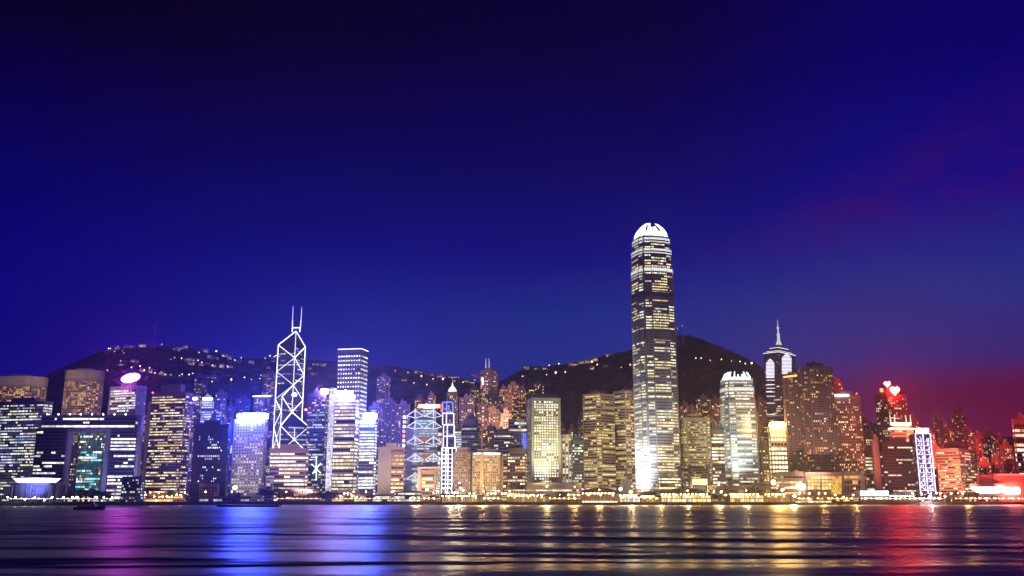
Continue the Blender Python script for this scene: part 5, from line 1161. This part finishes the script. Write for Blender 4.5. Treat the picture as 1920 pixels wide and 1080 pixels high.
street_lamp(1164, 1205, 16, lamp((.6, .72, 1), 500), 'bl', 'bluish white glaring lamp above the uplit vaulted pier', None, r_=1.3)
street_lamp(1147, 1205, 12, lamp((1, .6, .25), 500), 'pp', 'pale orange lamp above the roof edge of the uplit vaulted pier', None, r_=1.2)
street_lamp(1183, 1190, 12, lamp((1, .75, .45), 500), 'ww', 'strong white lamp beside the bright white windowed pier', None, r_=1.2)
street_lamp(1468, 1162, 14, lamp((1, .52, .14), 700), 'st', 'strongest orange lamp at the tip of the dim amber pier', None, r_=1.2, z0=3.3)
street_lamp(1490, 1200, 7, lamp((1, .65, .3), 500), 'wx', 'white lamp on the quay right of the dim amber pier', None, r_=1.2)
for px in [1500, 1518, 1536, 1548, 1566, 1582, 1600]: street_lamp(px, 1212, random.choice((6, 9, 11)), WARM_LAMP, 'o', 'warm lamp along the quay before the shopping podium', 'lamps before the shopping podium')
for px in [1622, 1650, 1690, 1712, 1728, 1746, 1757, 1764, 1772, 1784, 1796, 1806]: street_lamp(px, 1212, random.choice((5, 7, 11)), lamp((1, .42, .16), 500), 'q', 'lamp along the dark right quay below the light ladder tower and salmon block', 'lamps on the right quay')
street_lamp(1744, 1208, 6, lamp((.9, .8, .8), 900), 'wz', 'glaring white lamp below the light ladder tower', None, r_=1.6)
for px in [1822, 1836, 1850, 1866, 1880, 1898]: street_lamp(px, 1212, 5, lamp((1, .1, .06), 500), 'r', 'reddish lamp on the quay before the red lit hall', 'reddish quay lamps')

# ---- trees on the waterfront
LEAF, t, b = newmat('leaf')
oi = t.nodes.new('ShaderNodeObjectInfo'); b.inputs['Base Color'].default_value = (.045, .06, .025, 1); b.inputs['Roughness'].default_value = .8
def tree_mesh(seed, n=420):
    r = random.Random(seed); m = MB(); cl = [(Vector((r.uniform(-.75, .75), r.uniform(-.75, .75), r.uniform(-.45, .6))), r.uniform(.28, .5)) for _ in range(9)]
    for _ in range(n):
        c, q = r.choice(cl); d = Vector((r.gauss(0, 1), r.gauss(0, 1), r.gauss(0, 1))).normalized() * q * r.uniform(.6, 1.05)
        p = c + d; a1 = Vector((r.gauss(0, 1), r.gauss(0, 1), r.gauss(0, 1))).normalized(); a2 = a1.cross(d).normalized(); s = r.uniform(.06, .13)
        m.quad(p - a1 * s - a2 * s, p + a1 * s - a2 * s, p + a1 * s + a2 * s, p - a1 * s + a2 * s)
    return m.mesh('crown', mat=LEAF)
CROWNS = [tree_mesh(k) for k in range(4)]
def trunk_mesh():
    m = MB(); m.bar((0, 0, 0), (0, 0, .62), .09, w2=.06)
    for a_ in range(5):
        t_ = a_ * 1.26; m.bar((0, 0, .45), (.5 * math.cos(t_), .5 * math.sin(t_), .9), .05, w2=.02)
    return m.mesh('trunk', mat=wall((.1, .07, .05)))
TRUNK = trunk_mesh()
def tree(px, Y, h, w, label, group=None):
    x = X(px, 938, Y); root = thing('tree', label, 'tree', (x, Y, 3.0), group)
    o = bpy.data.objects.new('trunk', TRUNK); COL.objects.link(o); o.parent = root; o.scale = (h, h, h)
    o = bpy.data.objects.new('crown', random.choice(CROWNS)); COL.objects.link(o); o.parent = root; o.location = (0, 0, h * .62); o.scale = (w / 2, w / 2, h * .42); o.rotation_euler.z = random.uniform(0, 6)
for px, Y, h, w, lb in ((325, 1218, 15, 17, 'round dark tree before the orange lit arcade'), (497, 1232, 17, 20, 'broad dark tree below the blue signed tower'), (512, 1236, 18, 18, 'tall dark tree beside the long reddish hall'), (606, 1238, 13, 16, 'left of two dark trees below the white fin tower'), (621, 1240, 14, 17, 'right of two dark trees below the white fin tower'),
                        (1052, 1222, 13, 15, 'dark round tree left of the uplit vaulted pier'), (1348, 1212, 11, 22, 'spreading tree between the two storey piers'), (690, 1242, 9, 14, 'low tree before the green lit hall'), (765, 1240, 9, 12, 'small tree before the domed hall'), (812, 1240, 10, 12, 'small tree before the salmon stone box'),
                        (146, 1150, 16, 26, 'left of the dark trees at the foot of the arch building'), (166, 1155, 17, 26, 'middle of the dark trees at the foot of the arch building'), (187, 1160, 15, 26, 'right of the dark trees at the foot of the arch building'), (1350, 1295, 22, 20, 'tree on the terrace left of the claw crowned smaller tower'), (1412, 1296, 24, 16, 'tree on the terrace under the claw crowned smaller tower'), (1284, 1290, 20, 18, 'tree beside the framed glass entrance box'),
                        (1786, 1218, 14, 20, 'dark tree on the quay below the salmon block'), (1822, 1222, 13, 18, 'dark tree on the quay left of the bowl pavilion'), (446, 1222, 12, 20, 'dark tree beside the flat roofed concrete shelter'), (352, 1214, 9, 12, 'small dark tree right of the orange lit arcade')):
    tree(px, Y, h, w, lb)

# ---- houses and lamps on the hills
def house(H, px, py, w, hh, label, group, lit=.6, pal=(WARM, AMBER, GOLD)):
    p = H.hit(px, py + 3); z = p.z - 5
    root = thing('hillside_house', label, 'house', (p.x, p.y, z), group)
    poly = [(p.x - w / 2, p.y), (p.x + w / 2, p.y), (p.x + w / 2, p.y + w * .6), (p.x - w / 2, p.y + w * .6)]
    body(root, poly, z, z + 5 + hh, wall((.3, .26, .24)), st(fh=3.6, bay=4.5, wr=.6, hr=.5, lit=lit, per=.3, pal=pal, br=1.3, spd=0, top=.3, base=5))
    piece(root, 'roof', wall((.25, .2, .18)), lambda m: m.prism(inset(poly, 1.06), z + 5.01 + hh, z + 6.5 + hh, inset(poly, .8)))
G1 = [(201, 659), (210, 658), (219, 652), (235, 649), (247, 648), (266, 648)]
G2 = [(330, 655), (341, 652), (347, 650), (384, 658)]
G3 = [(352, 676), (358, 682), (364, 674), (376, 684), (392, 669), (402, 671), (420, 666), (430, 672), (446, 677), (400, 685), (415, 687), (431, 688), (388, 681)]
G4 = [(470, 680), (496, 679), (510, 676), (503, 689), (592, 682), (606, 684), (581, 690), (588, 700)]
G5 = [(225, 684), (250, 676), (265, 696), (281, 698), (302, 702), (384, 706), (399, 707)]
G6 = [(779, 698), (787, 699), (801, 701), (809, 702), (824, 705), (832, 706), (845, 706), (855, 706), (875, 714), (884, 716), (851, 715), (757, 712)]
G7 = [(987, 690), (1008, 690), (1015, 690), (1022, 690), (1070, 684), (1078, 683), (1090, 680), (1100, 678), (1108, 676), (1116, 675), (1143, 666), (1136, 687), (1110, 690)]
for H, G, lb, gp in ((HL, G1, 'small lit house on the crest above the pink oval sign', 'houses on the far left crest'), (HL, G2, 'lit house on the crest above the gold windowed brown tower', 'houses on the middle of the left crest'), (HL, G3, 'lit house in the terraces left of the cross braced skyscraper', 'houses on the terraces'), (HL, G4, 'lit house on the slope beside the cross braced skyscraper', 'houses beside the braced skyscraper'),
                     (HL, G5, 'lone lit house low on the left hill slope', 'houses low on the left hill'), (HL, G6, 'warm lit house on the saddle above the truss bank', 'houses on the saddle'), (HR, G7, 'lit house on the right ridge left of the tallest skyscraper', 'houses on the right ridge')):
    for px, py in G: house(H, px, py, random.uniform(11, 22), random.uniform(5, 11), lb, gp, .6)
def hill_lamp(H, px, py, label, group, s=60, c=(1, .6, .25)):
    p = H.hit(px, py); root = thing('road_lamp', label, 'street lamp', (p.x, p.y, p.z - 1), group)
    if 'hl' not in lampmesh:
        m = MB(); m.bar((0, 0, 0), (0, 0, 9), .5); a1 = m.mesh('pole', mat=STEEL)
        m = MB(); m.lathe((0, 0, 8.6), [(.4, 0), (1.2, .9), (1.2, 1.5), (.4, 2.4)], 6); a2 = m.mesh('lamp_globe', mat=lamp((1, .62, .25), 9, False)); lampmesh['hl'] = (a1, a2)
    for nm, me in zip(('pole', 'lamp_globe'), lampmesh['hl']):
        o = bpy.data.objects.new(nm, me); COL.objects.link(o); o.parent = root
    k_ = random.choice((.6, .7, .8, .9, 1.0, 1.2, 1.6)); root.scale = (k_, k_, k_)
for px, py in ((1305, 677), (1315, 679), (1332, 680), (1353, 681), (1372, 681), (1388, 685), (1398, 688), (1410, 692)): hill_lamp(HR, px, py, 'path lamp in the line across the peak slope', 'path lamps on the peak')
for px, py in ((203, 660), (207, 657), (215, 662), (221, 651), (229, 661), (232, 665), (303, 650), (332, 655), (262, 694), (268, 697), (280, 696), (302, 701), (336, 709), (341, 708), (354, 710), (320, 707), (361, 705), (373, 666), (320, 678), (327, 675), (340, 679), (371, 681), (378, 685), (398, 690), (413, 692), (426, 695), (489, 708), (471, 716), (458, 716), (487, 715), (506, 670), (514, 669), (517, 674), (497, 676), (397, 722), (433, 723), (201, 700), (226, 682), (246, 695), (270, 703), (290, 706), (310, 709), (440, 681), (452, 676), (405, 667), (418, 672)):
    hill_lamp(HL, px, py, 'tiny road lamp on the dark left hill', 'road lamps on the left hill')
for px, py in ((741, 700), (765, 704), (790, 714), (812, 716), (830, 720), (848, 712), (868, 722), (890, 716), (776, 724), (800, 728)): hill_lamp(HL, px, py, 'tiny road lamp on the slope above the truss bank', 'road lamps above the bank')
for px, py in ((980, 711), (1025, 708), (1042, 710), (1060, 705), (1165, 693), (1182, 691), (1110, 689), (1120, 690), (1048, 689), (1030, 690)): hill_lamp(HR, px, py, 'tiny lamp on the dark slope left of the tallest skyscraper', 'road lamps on the right slope')
# radio masts on the ridges
for H, px, yt, lb in ((HL, 287, 615, 'lattice radio mast on the left crest'), (HR, 1272, 616, 'short radio mast on the peak, left of two'), (HR, 1281, 611, 'taller radio mast on the peak, right of two')):
    p = H.hit(px, yt + 40); zt = Z(yt, p.y); root = thing('radio_mast', lb, 'radio mast', (p.x, p.y, p.z - 2))
    piece(root, 'tower', STEEL, lambda m: [m.bar((p.x + dx, p.y + dy, p.z - 2), (p.x, p.y, zt), .9, w2=.5) for dx, dy in ((-5, -4), (5, -4), (0, 5))])
    piece(root, 'cross_braces', STEEL, lambda m: [m.bar((p.x - 5 * (1 - q), p.y - 4 * (1 - q), p.z + (zt - p.z) * q), (p.x + 5 * (1 - q), p.y - 4 * (1 - q), p.z + (zt - p.z) * q), .6) for q in (.15, .3, .45, .6, .75)])
    piece(root, 'beacon', lamp((1, .5, .5), 5, False), lambda m: m.lathe((p.x, p.y, zt), [(.5, 0), (1, .8), (.4, 1.8)], 6))

# ---- boats
def boat(label, px, py, L, heading, lampc, lamp_s, cabin=True, hullc=(.03, .03, .035), mast_h=5, hs=1.0, lr=.4):
    Y = -CAMH / K(px, py)[1]; x = X(px, py, Y); ca, sa = math.cos(heading), math.sin(heading)
    root = thing('motor_boat', label, 'boat', (x, Y, 0))
    def w(a, b_, z): return (x + a * ca - b_ * sa, Y + a * sa + b_ * ca, z)
    m = MB(); st_ = [(-.5, .13, .10), (-.3, .16, .09), (0, .17, .09), (.25, .13, .11), (.42, .06, .14), (.5, .004, .17)]
    rings = [[w(a * L, -b_ * L * .7, -.25), w(a * L, -b_ * L, h * L * hs), w(a * L, b_ * L, h * L * hs), w(a * L, b_ * L * .7, -.25)] for a, b_, h in st_]
    for r0, r1 in zip(rings, rings[1:]):
        for k in range(4): m.quad(r0[k], r1[k], r1[(k + 1) % 4], r0[(k + 1) % 4])
    m.poly(rings[0]); m.poly(rings[-1][::-1]); m.build('hull', wall(hullc, .5), root)
    if cabin:
        def bx(m, a0, a1, b_, z0, z1, k=.9):
            lo = [w(a0 * L, -b_ * L, z0), w(a1 * L, -b_ * L, z0), w(a1 * L, b_ * L, z0), w(a0 * L, b_ * L, z0)]
            hi = [w(a0 * L, -b_ * L * k, z1), w((a1 - .03) * L, -b_ * L * k, z1), w((a1 - .03) * L, b_ * L * k, z1), w(a0 * L, b_ * L * k, z1)]
            for j in range(4): m.quad(lo[j], lo[(j + 1) % 4], hi[(j + 1) % 4], hi[j])
            m.poly(hi)
        piece(root, 'cabin', wall((.06, .06, .07), .5), lambda m: bx(m, -.38, .2, .12, .09 * L, .2 * L))
        piece(root, 'wheelhouse', wall((.08, .08, .09), .5), lambda m: bx(m, -.1, .14, .1, .201 * L, .28 * L))
        piece(root, 'cabin_windows', GLASS, lambda m: [m.bar(w(-.34 * L + q * .09 * L, -.118 * L, .15 * L), w(-.28 * L + q * .09 * L, -.118 * L, .15 * L), .03 * L, col=(.02, .03, .03)) for q in range(5)], 'stuff')
    piece(root, 'mast', STEEL, lambda m: m.bar(w(-.05 * L, 0, .08 * L * hs), w(-.05 * L, 0, .28 * L + mast_h), .12))
    piece(root, 'mast_lamp', lamp(lampc, lamp_s), lambda m: m.lathe(w(-.05 * L, 0, .28 * L + mast_h), [(lr * .5, 0), (lr, lr * .7), (lr * .5, lr * 1.5)], 8))
    return root
bt = boat('dark motor boat with one red lamp below the arch building', 168, 956, 21, 0.05, (1, .05, .02), 30, mast_h=.1, lr=.55)
boat('long unlit barge lying below the blue signed tower', 466, 950.5, 60, math.pi, (1, .8, .5), .02, False, mast_h=-6, hs=.32, lr=.2)
# white ferry lying at the quay
def ferry():
    Y = 1196; xa, xb = X(1484, 940, Y), X(1566, 940, Y); root = thing('ferry', 'white two deck ferry with gold cabin lights moored below the shopping podium', 'ferry', ((xa + xb) / 2, Y, 0))
    xa0 = xa; mid = Y + 5
    def deck(m, a, b_, z0, z1, t0=0, t1=0): m.v += [(a, Y, z0), (b_, Y, z0), (b_, Y + 10, z0), (a, Y + 10, z0), (a - t0, Y - .3, z1), (b_ + t1, Y - .3, z1), (b_ + t1, Y + 10.3, z1), (a - t0, Y + 10.3, z1)]; m.f += [(0, 1, 5, 4), (1, 2, 6, 5), (2, 3, 7, 6), (3, 0, 4, 7), (4, 5, 6, 7), (3, 2, 1, 0)]; m.c += [None] * 6
    piece(root, 'hull', wall((.5, .55, .52), .4), lambda m: deck(m, xa, xb, -.4, 2.2, 3, 3))
    piece(root, 'lower_cabin', wall((.5, .45, .4), .5), lambda m: deck(m, xa + 3, xb - 3, 2.21, 5.0))
    piece(root, 'upper_deck', wall((.6, .6, .58), .4), lambda m: deck(m, xa + 1, xb - 1, 5.01, 5.4))
    for q in range(14):
        a = xa + 5 + q * (xb - xa - 10) / 14
        piece(root, 'cabin_window', GLASS, lambda m: m.plate([(a, 3), (a + 3, 3), (a + 3, 4.5), (a, 4.5)], Y - .45, .1, LIT((GOLD, CREAM, AMBER), .6, 2.0)))
    piece(root, 'wheelhouse', wall((.6, .6, .6), .4), lambda m: m.box(xb - 14, xb - 7, Y + 2, Y + 8, 5.41, 8))
    piece(root, 'funnel', wall((.3, .3, .3)), lambda m: m.box(xb - 26, xb - 22, Y + 3, Y + 7, 5.41, 8.5))
ferry()

# ---- evening haze over harbour and town
m = MB(); m.box(-5900, 5900, -500, 6600, -3, 560)
HZ = bpy.data.materials.new('haze'); HZ.use_nodes = True; ht = HZ.node_tree; ht.nodes.clear()
pv = ht.nodes.new('ShaderNodeVolumePrincipled'); pv.inputs['Color'].default_value = (.6, .64, 1, 1); pv.inputs['Density'].default_value = .85e-4; pv.inputs['Anisotropy'].default_value = .8
ho = ht.nodes.new('ShaderNodeOutputMaterial'); ht.links.new(pv.outputs[0], ho.inputs['Volume'])
hz = m.build('haze', HZ); hz['kind'] = 'stuff'; hz['label'] = 'thin evening haze over the harbour'
